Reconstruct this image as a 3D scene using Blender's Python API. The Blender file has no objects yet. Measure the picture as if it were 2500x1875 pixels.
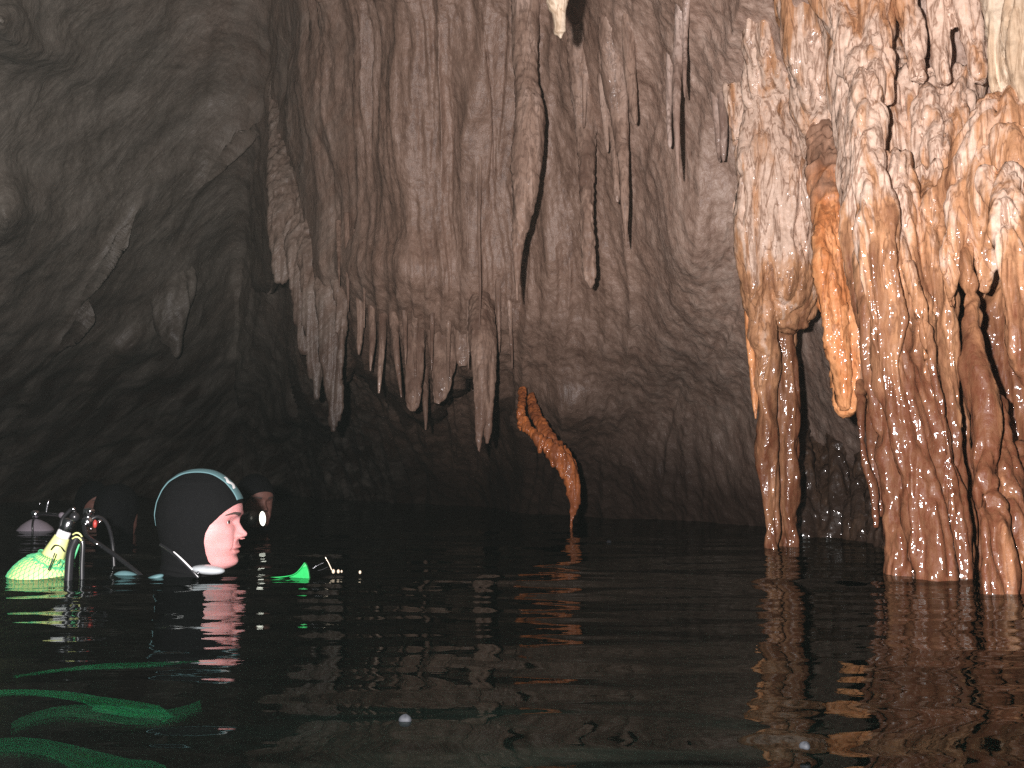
import bpy, bmesh, math, random
import numpy as np
from mathutils import Vector, Matrix

random.seed(7)
S = bpy.context.scene
COL = S.collection

# ------------------------------------------------------------------ camera, world, flash, exposure
CAM_H = 0.25
F_PX = 2453.0
PITCH = math.atan((1155 - 937.5) / F_PX)
cam_d = bpy.data.cameras.new('camera')
cam = bpy.data.objects.new('camera', cam_d)
COL.objects.link(cam)
cam.location = (0, 0, CAM_H)
cam.rotation_euler = (math.pi / 2 + PITCH, 0, 0)
cam_d.sensor_width = 36
cam_d.lens = 36 * F_PX / 2500
cam_d.clip_start = 0.02
cam_d.clip_end = 200
S.camera = cam

W = bpy.data.worlds.new('World')
S.world = W
W.use_nodes = True
bg = W.node_tree.nodes['Background']
bg.inputs['Color'].default_value = (0.86, 1.0, 0.94, 1)
bg.inputs['Strength'].default_value = 0.028  # faint green fill, added so the shadows lift

fl = bpy.data.lights.new('camera_flash', 'SPOT')
fl.energy = 665
fl.color = (1.0, 0.945, 0.94)
fl.spot_size = math.radians(125)
fl.spot_blend = 0.6
fl.shadow_soft_size = 0.022
flo = bpy.data.objects.new('camera_flash', fl)
COL.objects.link(flo)
flo.location = (-0.15, 0.0, CAM_H + 0.09)
flo.rotation_euler = (math.pi / 2 + PITCH + math.radians(2), 0, math.radians(-5))

S.view_settings.view_transform = 'Standard'
S.view_settings.look = 'None'
S.view_settings.exposure = 0.0
S.view_settings.gamma = 1.0
S.view_settings.use_curve_mapping = False
S.render.engine = 'CYCLES'
S.cycles.max_bounces = 6
S.cycles.use_denoising = False
S.cycles.sample_clamp_indirect = 0.6


def P(px, py, Y):
    """photo pixel (2500 x 1875) + distance in metres -> world point (arrays allowed)"""
    u = (np.asarray(px, float) - 1250) / F_PX
    v = (937.5 - np.asarray(py, float)) / F_PX
    c, s = math.cos(PITCH), math.sin(PITCH)
    dy = c - v * s
    dz = s + v * c
    k = np.asarray(Y, float) / dy
    return np.stack(np.broadcast_arrays(u * k, np.asarray(Y, float) + 0 * k, CAM_H + dz * k), -1)


# ------------------------------------------------------------------ noise
_rng = np.random.RandomState(11)
_perm = np.tile(_rng.permutation(256), 3).astype(np.int32)
_g = _rng.normal(size=(256, 3))
_g /= np.linalg.norm(_g, axis=1)[:, None]
_g = _g.astype(np.float32)


def perlin(p):
    p = np.asarray(p, np.float32)
    fl_ = np.floor(p)
    i = fl_.astype(np.int32) & 255
    f = p - fl_
    u = f * f * f * (f * (f * 6 - 15) + 10)
    out = 0
    for dx in (0, 1):
        wx = u[:, 0] if dx else 1 - u[:, 0]
        for dy in (0, 1):
            wy = u[:, 1] if dy else 1 - u[:, 1]
            for dz in (0, 1):
                wz = u[:, 2] if dz else 1 - u[:, 2]
                h = _perm[_perm[_perm[i[:, 0] + dx] + i[:, 1] + dy] + i[:, 2] + dz]
                g = _g[h]
                d = g[:, 0] * (f[:, 0] - dx) + g[:, 1] * (f[:, 1] - dy) + g[:, 2] * (f[:, 2] - dz)
                out = out + wx * wy * wz * d
    return out * 1.5


def fbm(p, oct=3, gain=.5):
    a, s, o = 1.0, 0, np.asarray(p, float)
    for k in range(oct):
        s = s + a * perlin(o + 17.3 * k)
        o = o * 2.03
        a *= gain
    return s


def ridged(p):
    return 1 - 2 * np.abs(perlin(p))


def sstep(x, a=0., b=1.):
    t = np.clip((x - a) / (b - a), 0, 1)
    return t * t * (3 - 2 * t)


# ------------------------------------------------------------------ objects
def tag(o, label=None, cat=None, group=None, kind=None):
    if label: o['label'] = label
    if cat: o['category'] = cat
    if group: o['group'] = group
    if kind: o['kind'] = kind
    return o


def mesh_obj(name, V, F, mat, parent=None, smooth=True, loc=None):
    V = np.asarray(V, float)
    me = bpy.data.meshes.new(name)
    if loc is not None:
        V = V - np.asarray(loc)[None]
    if isinstance(F, np.ndarray):
        n = F.shape[1]
        me.vertices.add(len(V))
        me.vertices.foreach_set('co', V.astype(np.float32).ravel())
        me.loops.add(F.size)
        me.loops.foreach_set('vertex_index', F.astype(np.int32).ravel())
        me.polygons.add(len(F))
        me.polygons.foreach_set('loop_start', np.arange(0, F.size, n, dtype=np.int32))
        me.polygons.foreach_set('loop_total', np.full(len(F), n, dtype=np.int32))
        me.update(calc_edges=True)
        me.validate()
    else:
        me.from_pydata([tuple(v) for v in V], [], F)
        me.update()
    if smooth:
        me.polygons.foreach_set('use_smooth', np.ones(len(me.polygons), dtype=bool))
    me.materials.append(mat)
    o = bpy.data.objects.new(name, me)
    COL.objects.link(o)
    if loc is not None: o.location = tuple(loc)
    if parent is not None: o.parent = parent
    return o


def empty(name, loc, label=None, cat=None, group=None):
    o = bpy.data.objects.new(name, None)
    o.empty_display_size = .05
    COL.objects.link(o)
    o.location = tuple(loc)
    return tag(o, label, cat, group)


def grid_faces(nr, nc, wrap=False):
    r = np.arange(nr - 1)[:, None]
    c = np.arange(nc if wrap else nc - 1)[None]
    c2 = (c + 1) % nc
    a = r * nc + c
    b = r * nc + c2
    d = (r + 1) * nc + c
    e = (r + 1) * nc + c2
    return np.stack([a, b, e, d], -1).reshape(-1, 4)


def vnormals(V, F):
    a, b, c, d = (V[F[:, k]] for k in range(4))
    n = np.cross(c - a, d - b)
    N = np.zeros_like(V)
    for k in range(4):
        for j in range(3):
            N[:, j] += np.bincount(F[:, k], n[:, j], len(V))
    return N / np.maximum(np.linalg.norm(N, axis=1)[:, None], 1e-12)


def catmull(pts, n):
    pts = np.asarray(pts, float)
    m = len(pts)
    t = np.linspace(0, m - 1, n)
    i = np.clip(np.floor(t).astype(int), 0, m - 2)
    f = (t - i)[:, None]
    p0 = pts[np.clip(i - 1, 0, m - 1)]; p1 = pts[i]; p2 = pts[i + 1]; p3 = pts[np.clip(i + 2, 0, m - 1)]
    return .5 * ((2 * p1) + (-p0 + p2) * f + (2 * p0 - 5 * p1 + 4 * p2 - p3) * f ** 2 + (-p0 + 3 * p1 - 3 * p2 + p3) * f ** 3)


def sweep(C, R, seg=16, flat=1.0):
    """rings round a centre line C (n,3), radii R (n,), closed with end points; rings stay roughly facing +Y"""
    C = np.asarray(C, float); R = np.asarray(R, float)
    n = len(C)
    T = np.gradient(C, axis=0)
    T /= np.linalg.norm(T, axis=1)[:, None] + 1e-9
    ref = np.array([0., 1., 0.])
    if abs(T[:, 1]).mean() > .8: ref = np.array([0., 0., 1.])
    A = np.cross(T, ref); A /= np.linalg.norm(A, axis=1)[:, None] + 1e-9
    B = np.cross(A, T)
    th = np.linspace(0, 2 * math.pi, seg, endpoint=False)
    V = C[:, None] + R[:, None, None] * (A[:, None] * np.cos(th)[None, :, None] + flat * B[:, None] * np.sin(th)[None, :, None])
    V = V.reshape(-1, 3)
    F = grid_faces(n, seg, True)
    return V, F


def capped(V, F, seg):
    """add quads-with-centre caps as degenerate-free fans (triangles kept as quads through a doubled mid ring)"""
    faces = [tuple(f) for f in F]
    n = len(V) // seg
    faces.append(tuple(range(seg - 1, -1, -1)))
    faces.append(tuple((n - 1) * seg + k for k in range(seg)))
    return faces


def tube_path(pts, step=.01, hang=None):
    """pts: (px, py, full width px, Y) -> world centre line + radius"""
    pts = np.array(pts, float)
    if hang is not None:          # let the piece grow out of the rock behind it
        y = np.array([min(rock_y(p[0] - p[2] * .3, p[1]), rock_y(p[0], p[1]), rock_y(p[0] + p[2] * .3, p[1])) for p in pts])
        t = np.linspace(0, 1, len(y)); keep = min(len(y), max(3, len(y) * 2 // 3))
        co = np.polyfit(t[:keep], y[:keep], 1)
        fit = np.minimum(np.polyval(co, t), np.minimum.accumulate(y[:1].repeat(len(y)) + .25))
        pts[:, 3] = fit + hang[0] + (hang[1] - hang[0]) * np.minimum(1, t * 1.8)
    q = np.concatenate([P(pts[:, 0], pts[:, 1], pts[:, 3]), (pts[:, 2] * .5 / F_PX * pts[:, 3])[:, None]], 1)
    L = np.linalg.norm(np.diff(q[:, :3], axis=0), axis=1).sum()
    n = max(6, int(L / step))
    q = catmull(q, n)
    return q[:, :3], np.maximum(q[:, 3], .0012)


def remesh(V, faces, voxel, smooth_it=2):
    me = bpy.data.meshes.new('tmp')
    me.from_pydata([tuple(v) for v in V], [], faces)
    me.update()
    o = bpy.data.objects.new('tmp', me)
    COL.objects.link(o)
    m = o.modifiers.new('r', 'REMESH'); m.mode = 'VOXEL'; m.voxel_size = voxel
    if smooth_it:
        s = o.modifiers.new('s', 'SMOOTH'); s.factor = .6; s.iterations = smooth_it
    dg = bpy.context.evaluated_depsgraph_get()
    ev = o.evaluated_get(dg)
    em = ev.to_mesh()
    V2 = np.empty(len(em.vertices) * 3, np.float32); em.vertices.foreach_get('co', V2)
    nl = len(em.loops)
    F2 = np.empty(nl, np.int32); em.loops.foreach_get('vertex_index', F2)
    tot = np.empty(len(em.polygons), np.int32); em.polygons.foreach_get('loop_total', tot)
    ok = (tot == 4).all()
    F2 = F2.reshape(-1, 4) if ok else None
    ev.to_mesh_clear()
    bpy.data.objects.remove(o); bpy.data.meshes.remove(me)
    assert ok
    return V2.reshape(-1, 3).astype(float), F2


# ------------------------------------------------------------------ materials
class NT:
    def __init__(s, name):
        s.m = bpy.data.materials.new(name); s.m.use_nodes = True
        s.t = s.m.node_tree; s.n = s.t.nodes; s.n.clear()
        s.out = s.n.new('ShaderNodeOutputMaterial')

    def node(s, typ, **kw):
        x = s.n.new('ShaderNode' + typ)
        for k, v in kw.items():
            if k.startswith('i_'):
                key = k[2:].replace('_', ' ')
                s.set(x, key, v)
            else:
                setattr(x, k, v)
        return x

    def set(s, x, key, v):
        i = x.inputs[key]
        if hasattr(v, 'is_output'): s.t.links.new(v, i)
        else: i.default_value = v

    def link(s, a, b): s.t.links.new(a, b)

    def pos(s, scale=(1, 1, 1), rot=(0, 0, 0)):
        g = s.node('NewGeometry')
        m = s.node('Mapping'); m.inputs['Scale'].default_value = scale; m.inputs['Rotation'].default_value = rot
        s.link(g.outputs['Position'], m.inputs['Vector'])
        return m.outputs['Vector']

    def noise(s, vec, scale, detail=4, rough=.55, dist=0.):
        x = s.node('TexNoise'); s.link(vec, x.inputs['Vector'])
        x.inputs['Scale'].default_value = scale; x.inputs['Detail'].default_value = detail
        x.inputs['Roughness'].default_value = rough; x.inputs['Distortion'].default_value = dist
        return x.outputs['Fac']

    def ramp(s, fac, stops):
        x = s.node('ValToRGB'); s.link(fac, x.inputs['Fac'])
        e = x.color_ramp.elements
        while len(e) < len(stops): e.new(.5)
        for q, (p, c) in zip(e, stops):
            q.position = p; q.color = (*c, 1) if len(c) == 3 else c
        return x.outputs['Color']

    def mix(s, fac, a, b, mode='MIX'):
        x = s.node('Mix', data_type='RGBA', blend_type=mode)
        s.set(x, 0, fac)
        for idx, v in ((6, a), (7, b)):
            if hasattr(v, 'is_output'): s.link(v, x.inputs[idx])
            else: x.inputs[idx].default_value = (*v, 1)
        return x.outputs[2]

    def math(s, op, a, b=0., clamp=False):
        x = s.node('Math', operation=op, use_clamp=clamp)
        s.set(x, 0, a); s.set(x, 1, b)
        return x.outputs[0]

    def maprange(s, v, a, b, c=0., d=1.):
        x = s.node('MapRange', clamp=True)
        s.set(x, 0, v); x.inputs[1].default_value = a; x.inputs[2].default_value = b
        x.inputs[3].default_value = c; x.inputs[4].default_value = d
        return x.outputs[0]

    def bump(s, h, strength, dist, prev=None):
        x = s.node('Bump'); x.inputs['Strength'].default_value = strength; x.inputs['Distance'].default_value = dist
        s.link(h, x.inputs['Height'])
        if prev is not None: s.link(prev, x.inputs['Normal'])
        return x.outputs['Normal']

    def bsdf(s, **kw):
        x = s.node('BsdfPrincipled')
        for k, v in kw.items():
            key = k.replace('_', ' ')
            if key == 'Base Color' and isinstance(v, tuple) and len(v) == 3: v = (*v, 1)
            s.set(x, key, v)
        s.link(x.outputs[0], s.out.inputs['Surface'])
        return x


def simple(name, color, rough=.5, metal=0., spec=.5, coat=0., bump=0., bscale=200., **kw):
    t = NT(name)
    v = t.pos()
    n = t.noise(v, bscale, 3)
    c = t.mix(n, tuple(k * .8 for k in color), tuple(min(1, k * 1.18) for k in color))
    b = t.bsdf(Base_Color=c, Roughness=rough, Metallic=metal, Specular_IOR_Level=spec, Coat_Weight=coat, Coat_Roughness=.12)
    if bump: t.link(t.bump(n, .5, bump), b.inputs['Normal'])
    for k, val in kw.items(): t.set(b, k.replace('_', ' '), val)
    return t.m


def flowstone(name, pale, mid, dark, stain_z=(.2, 1.1), wet=1.0, bumpy=1.0, streak=7., bias=0., second=None):
    """wet calcite: pale crust above, iron-brown towards the water, streaks down the flow, popcorn relief"""
    t = NT(name)
    v = t.pos()
    vs = t.pos(scale=(1, 1, .13))
    big = t.noise(v, 2.6, 3, .55, .4)
    strk = t.noise(vs, streak * 2.4, 5, .6, .6)
    fine = t.noise(v, 55, 5, .65)
    geo = t.node('NewGeometry'); sx = t.node('SeparateXYZ'); t.link(geo.outputs['Position'], sx.inputs[0])
    hz = t.maprange(sx.outputs['Z'], stain_z[0], stain_z[1], .33, -.22)
    k = t.math('ADD', t.math('ADD', t.math('MULTIPLY', big, .75), t.math('MULTIPLY', strk, 1.25)), hz)
    k = t.math('ADD', k, bias - .47)
    c = t.ramp(k, [(.30, pale), (.47, mid), (.60, tuple(.55 * a + .45 * b for a, b in zip(mid, dark))), (.8, dark)])
    c = t.mix(t.maprange(fine, .42, .72, 0, .45), c, tuple(.45 * a for a in mid))
    vein = t.math('ABSOLUTE', t.math('SUBTRACT', t.noise(t.pos(scale=(1, 1, .16)), 26, 3, .6, .8), .5))
    c = t.mix(t.maprange(vein, .0, .045, .75, 0.), c, tuple(.5 * a + .2 * b for a, b in zip(dark, mid)))
    if second is not None:
        at = t.node('Attribute', attribute_name='stain')
        c = t.mix(at.outputs['Fac'], c, t.ramp(strk, [(.3, second), (.7, tuple(.45 * q for q in second))]))
    vor = t.node('TexVoronoi', feature='SMOOTH_F1'); vor.inputs['Scale'].default_value = 42
    vv = t.node('VectorMath', operation='ADD')
    nz = t.node('TexNoise'); nz.inputs['Scale'].default_value = 14; t.link(v, nz.inputs['Vector'])
    sc = t.node('VectorMath', operation='SCALE'); t.link(nz.outputs['Color'], sc.inputs[0]); sc.inputs['Scale'].default_value = .05
    t.link(t.pos(scale=(1, 1, .55)), vv.inputs[0]); t.link(sc.outputs[0], vv.inputs[1])
    t.link(vv.outputs[0], vor.inputs['Vector'])
    hv = t.math('SUBTRACT', 1., vor.outputs['Distance'])
    n1 = t.bump(hv, .55 * bumpy, .012)
    n2 = t.bump(t.noise(vs, 60, 3, .6), .35, .006, n1)
    n3 = t.bump(t.noise(v, 150, 3, .6), .35 * bumpy, .004, n2)
    nc = t.bump(t.noise(t.pos(scale=(1, 1, .7)), 28, 2, .5), 1., .016, n1)
    rg = t.maprange(big, .3, .7, .38, .6)
    wz = t.maprange(sx.outputs['Z'], .15, 1.05, 1., .10)
    patch = t.maprange(t.noise(t.pos(scale=(1, 1, .35)), 5.5, 3, .6), .40, .60, .12, 1.)
    cw = t.math('MULTIPLY', t.math('MULTIPLY', wz, patch), wet)
    b = t.bsdf(Base_Color=c, Roughness=rg, Specular_IOR_Level=.18, Coat_Weight=cw, Coat_Roughness=.12, Coat_IOR=1.75)
    t.link(n3, b.inputs['Normal']); t.link(nc, b.inputs['Coat Normal'])
    return t.m


def wall_rock():
    t = NT('cave_rock')
    v = t.pos()
    vs = t.pos(scale=(1, 1, .1))
    geo = t.node('NewGeometry'); sx = t.node('SeparateXYZ'); t.link(geo.outputs['Position'], sx.inputs[0])
    big = t.noise(v, 1.1, 4, .6, .5)
    strk = t.noise(vs, 13, 5, .65, .3)
    fine = t.noise(t.pos(scale=(1, 1, .6)), 44, 6, .68)
    side = t.maprange(t.math('ADD', sx.outputs['X'], t.math('MULTIPLY', big, 1.2)), -1.9, -.1)
    grey = t.ramp(fine, [(.3, (.15, .122, .10)), (.55, (.215, .182, .15)), (.75, (.30, .26, .218))])
    brown = t.ramp(t.math('ADD', t.math('MULTIPLY', fine, .5), t.math('MULTIPLY', strk, .5)),
                   [(.32, (.135, .075, .052)), (.5, (.27, .168, .122)), (.68, (.40, .268, .208))])
    c = t.mix(side, grey, brown)
    rightness = t.maprange(t.math('ADD', sx.outputs['X'], t.math('MULTIPLY', t.math('SUBTRACT', big, .5), .8)), .4, 1.1)
    tan = t.ramp(t.math('ADD', t.math('MULTIPLY', fine, .5), t.math('MULTIPLY', strk, .5)),
                 [(.30, (.19, .10, .066)), (.5, (.40, .275, .215)), (.68, (.58, .45, .37))])
    c = t.mix(rightness, c, tan)
    # tide band, painted wider and higher at left as flash fall-off into the recess
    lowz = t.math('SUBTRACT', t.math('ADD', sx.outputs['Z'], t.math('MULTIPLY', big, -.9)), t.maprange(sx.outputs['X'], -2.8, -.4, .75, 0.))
    wet = t.maprange(lowz, -.25, .75, 1., 0.)  # mask covers the painted dimming as well as damp rock
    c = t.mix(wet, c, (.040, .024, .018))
    n1 = t.bump(t.math('MULTIPLY', strk, t.maprange(sx.outputs['X'], -1.8, -.6, .15, 1.)), .4, .035)
    vr = t.node('VectorRotate', rotation_type='Y_AXIS'); t.link(geo.outputs['Position'], vr.inputs['Vector']); vr.inputs['Angle'].default_value = math.radians(48)
    mp = t.node('Mapping'); mp.inputs['Scale'].default_value = (.16, .5, 1); t.link(vr.outputs[0], mp.inputs['Vector'])
    dg = t.noise(mp.outputs[0], 9, 5, .62, .5)
    c = t.mix(t.math('MULTIPLY', t.maprange(sx.outputs['X'], -1.3, -.5, 1., 0.), t.maprange(dg, .42, .72, 0., .35)), c, (.42, .38, .33))
    n1 = t.bump(t.math('MULTIPLY', dg, t.maprange(sx.outputs['X'], -1.5, -.5, 1., 0.)), .7, .04, n1)
    n2 = t.bump(t.math('MULTIPLY', fine, t.maprange(sx.outputs['X'], -1.8, -.6, .4, 1.)), .45, .009, n1)
    n3 = t.bump(t.noise(v, 110, 3, .6), .35, .006, n2)
    b = t.bsdf(Base_Color=c, Roughness=.5, Specular_IOR_Level=.45, Coat_Weight=.3, Coat_Roughness=.22, Coat_IOR=1.33)
    t.link(n3, b.inputs['Normal']); t.link(n3, b.inputs['Coat Normal'])
    return t.m


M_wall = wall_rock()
M_dull = flowstone('dull_calcite', (.50, .355, .285), (.37, .245, .185), (.16, .092, .066), (-.5, 3.), .3, .8)
M_rosy = flowstone('rosy_calcite', (.52, .39, .33), (.40, .28, .225), (.2, .12, .09), (-.5, 3.), .4, .8)
M_grey = flowstone('grey_calcite', (.17, .16, .145), (.12, .115, .10), (.07, .066, .06), (-.5, 3.), .15, .8)
M_cream = flowstone('cream_calcite', (.62, .50, .38), (.52, .38, .26), (.34, .2, .11), (-.5, 1.), .6, .7)
M_flow = flowstone('wet_flowstone', (.66, .48, .375), (.48, .245, .125), (.13, .044, .021), (.28, 1.10), 1., 1.)
M_flow_lo = flowstone('wet_brown_flowstone', (.64, .455, .34), (.44, .215, .105), (.12, .041, .020), (.28, 1.10), 1., 1.1, bias=.03)
M_orange = flowstone('orange_calcite', (.68, .31, .135), (.55, .20, .07), (.20, .07, .03), (1.4, .9), .9, .9, streak=9., bias=.02, second=(.44, .26, .175))
M_amber = flowstone('amber_calcite', (.85, .36, .13), (.62, .19, .05), (.22, .065, .025), (-.5, 3.), .6, .9, streak=12., bias=-.04)
M_brown = flowstone('brown_calcite', (.26, .13, .075), (.20, .085, .045), (.09, .035, .022), (-.5, 3.), .9, 1.)

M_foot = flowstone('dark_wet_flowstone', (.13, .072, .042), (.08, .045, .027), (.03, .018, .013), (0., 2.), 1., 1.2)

# ------------------------------------------------------------------ cave wall (one continuous sheet of rock, ceiling included)
PXS = np.array([-700, 0, 300, 500, 640, 720, 1000, 1350, 1700, 2000, 2500, 3200], float)
PYS = np.array([-900, -400, 0, 300, 600, 850, 1000, 1150, 1340, 2000], float)
DEP = np.array([
    [3.0, 3.2, 3.3, 3.3, 3.3, 3.1, 2.7, 2.4, 2.1, 1.9, 1.7, 1.5],
    [4.0, 4.4, 4.7, 4.9, 4.9, 4.5, 3.8, 3.4, 2.8, 2.5, 2.3, 2.1],
    [4.6, 5.2, 5.8, 6.2, 6.1, 5.4, 4.6, 4.2, 3.4, 3.0, 2.75, 2.5],
    [4.9, 5.6, 6.4, 7.0, 7.0, 5.6, 4.8, 4.5, 3.8, 3.3, 2.85, 2.6],
    [5.2, 6.0, 7.0, 7.8, 7.8, 5.8, 4.9, 4.7, 4.2, 3.7, 3.0, 2.8],
    [5.6, 6.6, 7.8, 8.6, 8.6, 6.3, 5.2, 4.9, 4.6, 3.9, 3.15, 2.9],
    [6.2, 7.4, 8.6, 9.4, 9.4, 7.6, 6.0, 5.3, 5.0, 4.1, 3.25, 3.0],
    [7.0, 8.4, 9.5, 10.2, 10.4, 9.2, 7.2, 5.7, 5.1, 4.3, 3.35, 3.1],
    [7.6, 9.2, 10.4, 11., 11.3, 10.4, 8.4, 6.3, 5.4, 4.5, 3.4, 3.2],
    [8.6, 10.2, 11.4, 12., 12.3, 11.4, 10.0, 8.8, 7.2, 5.4, 3.6, 3.3]])


def interp2(px, py):
    # smooth bilinear (eased inside each cell is avoided; a blur follows)
    j = np.clip(np.searchsorted(PXS, px) - 1, 0, len(PXS) - 2)
    i = np.clip(np.searchsorted(PYS, py) - 1, 0, len(PYS) - 2)
    u = np.clip((px - PXS[j]) / (PXS[j + 1] - PXS[j]), 0, 1)
    v = np.clip((py - PYS[i]) / (PYS[i + 1] - PYS[i]), 0, 1)
    return (DEP[i, j] * (1 - u) * (1 - v) + DEP[i, j + 1] * u * (1 - v) + DEP[i + 1, j] * (1 - u) * v + DEP[i + 1, j + 1] * u * v)


def depth0(px, py):
    s = 0
    for dx, dy in ((0, 0), (70, 0), (-70, 0), (0, 70), (0, -70), (50, 50), (-50, 50), (50, -50), (-50, -50)):
        s = s + interp2(px + dx, py + dy)
    return s / 9


EDGE_X = np.array([600, 690, 720, 760, 800, 826, 860, 960, 1000, 1075, 1082, 1110, 1140, 1152, 1200, 1290, 1400, 1550, 1800, 2600])
EDGE_Y = np.array([1030, 1030, 1000, 1000, 1040, 930, 840, 930, 1000, 985, 930, 928, 893, 870, 950, 980, 1120, 1010, 930, 930])
LEFT_Y = np.array([-900, 300, 500, 690, 702, 850, 1040, 1340])
LEFT_X = np.array([560, 640, 672, 672, 716, 735, 790, 820])


def wall_depth(px, py):
    d = depth0(px, py)
    ey = np.interp(px, EDGE_X, EDGE_Y)
    d = d + .75 * sstep((py - ey) / 34) * sstep((px - 640) / 80) * sstep((1300 - px) / 120)
    lx = np.interp(py, LEFT_Y, LEFT_X)
    d = d + .9 * sstep((lx - px) / 40) * sstep((py - 380) / 300) * sstep((px - 420) / 260)

    def bump(cx, cy, rx, ry, a, rot=0.):
        c, s = math.cos(rot), math.sin(rot)
        x = (px - cx) * c + (py - cy) * s
        y = -(px - cx) * s + (py - cy) * c
        return -a * np.exp(-(x / rx) ** 2 - (y / ry) ** 2)
    d = d + bump(960, 690, 190, 90, .16) + bump(880, 640, 120, 60, .12) + bump(1690, 620, 90, 260, .20) + bump(1480, 130, 90, 200, .12)
    d = d + bump(1345, 640, 34, 170, .09) + bump(1380, 1010, 90, 70, .22) + bump(1160, 420, 30, 330, .08)
    d = d + bump(1000, 300, 60, 330, .10) + bump(880, 250, 30, 300, .07) + bump(760, 820, 26, 260, .10) + bump(800, 600, 30, 260, .08)
    d = d + bump(325, 850, 50, 26, .2, -.7) + bump(270, 640, 16, 130, .2, .55) + bump(200, 800, 16, 110, .2, .6)
    d = d + bump(560, 380, 22, 130, .18, .6) + bump(60, 120, 120, 60, .3, .3) + bump(10, 40, 80, 60, .4)
    d = d + bump(30, 560, 70, 90, .3)
    d = d + bump(2280, 290, 200, 160, .15) + bump(2180, 700, 120, 260, .25)
    return d


cx = np.concatenate([np.arange(-700, -60, 24), np.arange(-60, 2560, 3.6), np.arange(2560, 3200, 24)])
cy = np.concatenate([np.arange(-900, -40, 24), np.arange(-40, 1345, 3.6), np.arange(1350, 1990, 24)])
GX, GY = np.meshgrid(cx, cy)
gx, gy = GX.ravel(), GY.ravel()
dep = wall_depth(gx, gy)
V0 = P(gx, gy, dep)
F0 = grid_faces(len(cy), len(cx))
N0 = vnormals(V0, F0)
sgn = -np.sign((N0 * (V0 - np.array([[0, 0, .25]]))).sum(1)); N0 *= sgn[:, None]
X, Y, Z = V0.T
left = sstep((780 - gx + 60 * perlin(np.stack([X * 2, Y * 0, Z * 2], 1))) / 160)
# diagonal strata on the left, flutes running down on the right
ca, sa = math.cos(math.radians(48)), math.sin(math.radians(48))
al, ac = X * ca + Z * sa, -X * sa + Z * ca
wl = .25 * perlin(np.stack([al * .9, ac * .9, Y * .3], 1))
acw = ac + wl
dl = (.20 * perlin(np.stack([al * .35, acw * 1.2, Y * .25], 1)) + .10 * np.maximum(0, perlin(np.stack([al * .4 + 5, acw * 2.4, Y * .2], 1)))
      + .06 * perlin(np.stack([al * .8 + 9, acw * 6., Y * .4], 1)) + .022 * perlin(np.stack([al * 2. + 9, acw * 14., Y], 1))
      + .03 * fbm(np.stack([X * 3, Y * 3, Z * 3], 1), 5, .5))
wob = .08 * perlin(np.stack([X * 1.5, Y * 0 + 3, Z * 1.5], 1))
Xw = X + wob
irr = np.clip(.75 + 1.3 * perlin(np.stack([X * 1.3 + 8, Y * .5, Z * 1.5], 1)), .15, 1.6)
flw = irr * sstep((1420 - gx) / 140)     # strongest on the fluted curtain
dr = ((.026 * irr + .022 * flw) * ridged(np.stack([Xw * 6.5, Y * .6, Z * .55], 1)) + (.010 + .018 * flw) * ridged(np.stack([Xw * 15 + 4, Y, Z * .9], 1))
      + (.004 + .008 * flw) * ridged(np.stack([Xw * 34 + 4, Y, Z * 1.6], 1)) + .018 * fbm(np.stack([X * 3.3, Y * 3.3, Z * 1.6], 1), 3, .5) + .008 * fbm(np.stack([X * 18, Y * 18, Z * 6], 1), 5, .65))
V1 = V0 + N0 * (left * dl + (1 - left) * dr)[:, None]
_WY = V1[:, 1].reshape(len(cy), len(cx)).copy()
for _k in range(3):        # nearest rock in the neighbourhood
    _WY = np.minimum.reduce([_WY, np.roll(_WY, 1, 1), np.roll(_WY, -1, 1), np.roll(_WY, 1, 0), np.roll(_WY, -1, 0)])


def rock_y(px, py):
    j = np.clip(np.searchsorted(cx, px), 0, len(cx) - 1); i = np.clip(np.searchsorted(cy, py), 0, len(cy) - 1)
    return _WY[i, j]


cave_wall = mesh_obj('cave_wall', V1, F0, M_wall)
tag(cave_wall, kind='structure')

# ------------------------------------------------------------------ water and lake bed
rw = random.Random(5)


def water_h(x, y):
    h = 0
    for lam, slope, spread, n in ((.9, .022, .4, 4), (.40, .030, .30, 5), (.19, .030, .30, 7), (.10, .026, .28, 7), (.055, .017, .3, 6)):
        for k in range(n):
            l = lam * rw.uniform(.75, 1.3)
            a = math.pi / 2 + rw.gauss(0, spread)
            kx, ky = math.cos(a) * 2 * math.pi / l, math.sin(a) * 2 * math.pi / l
            amp = slope / math.sqrt(n) * l / (2 * math.pi) * 1.6
            ph = rw.uniform(0, 6.28)
            h = h + amp * np.sin(kx * x + ky * y + ph + .9 * np.sin(x * rw.uniform(.8, 2.2) / lam * .3 + rw.uniform(0, 6)))
    pt = np.stack([x * .9, y * .9, 0 * x], 1)
    return h * (.75 + .75 * np.clip(perlin(pt) + .1, -.4, 1))


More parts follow.
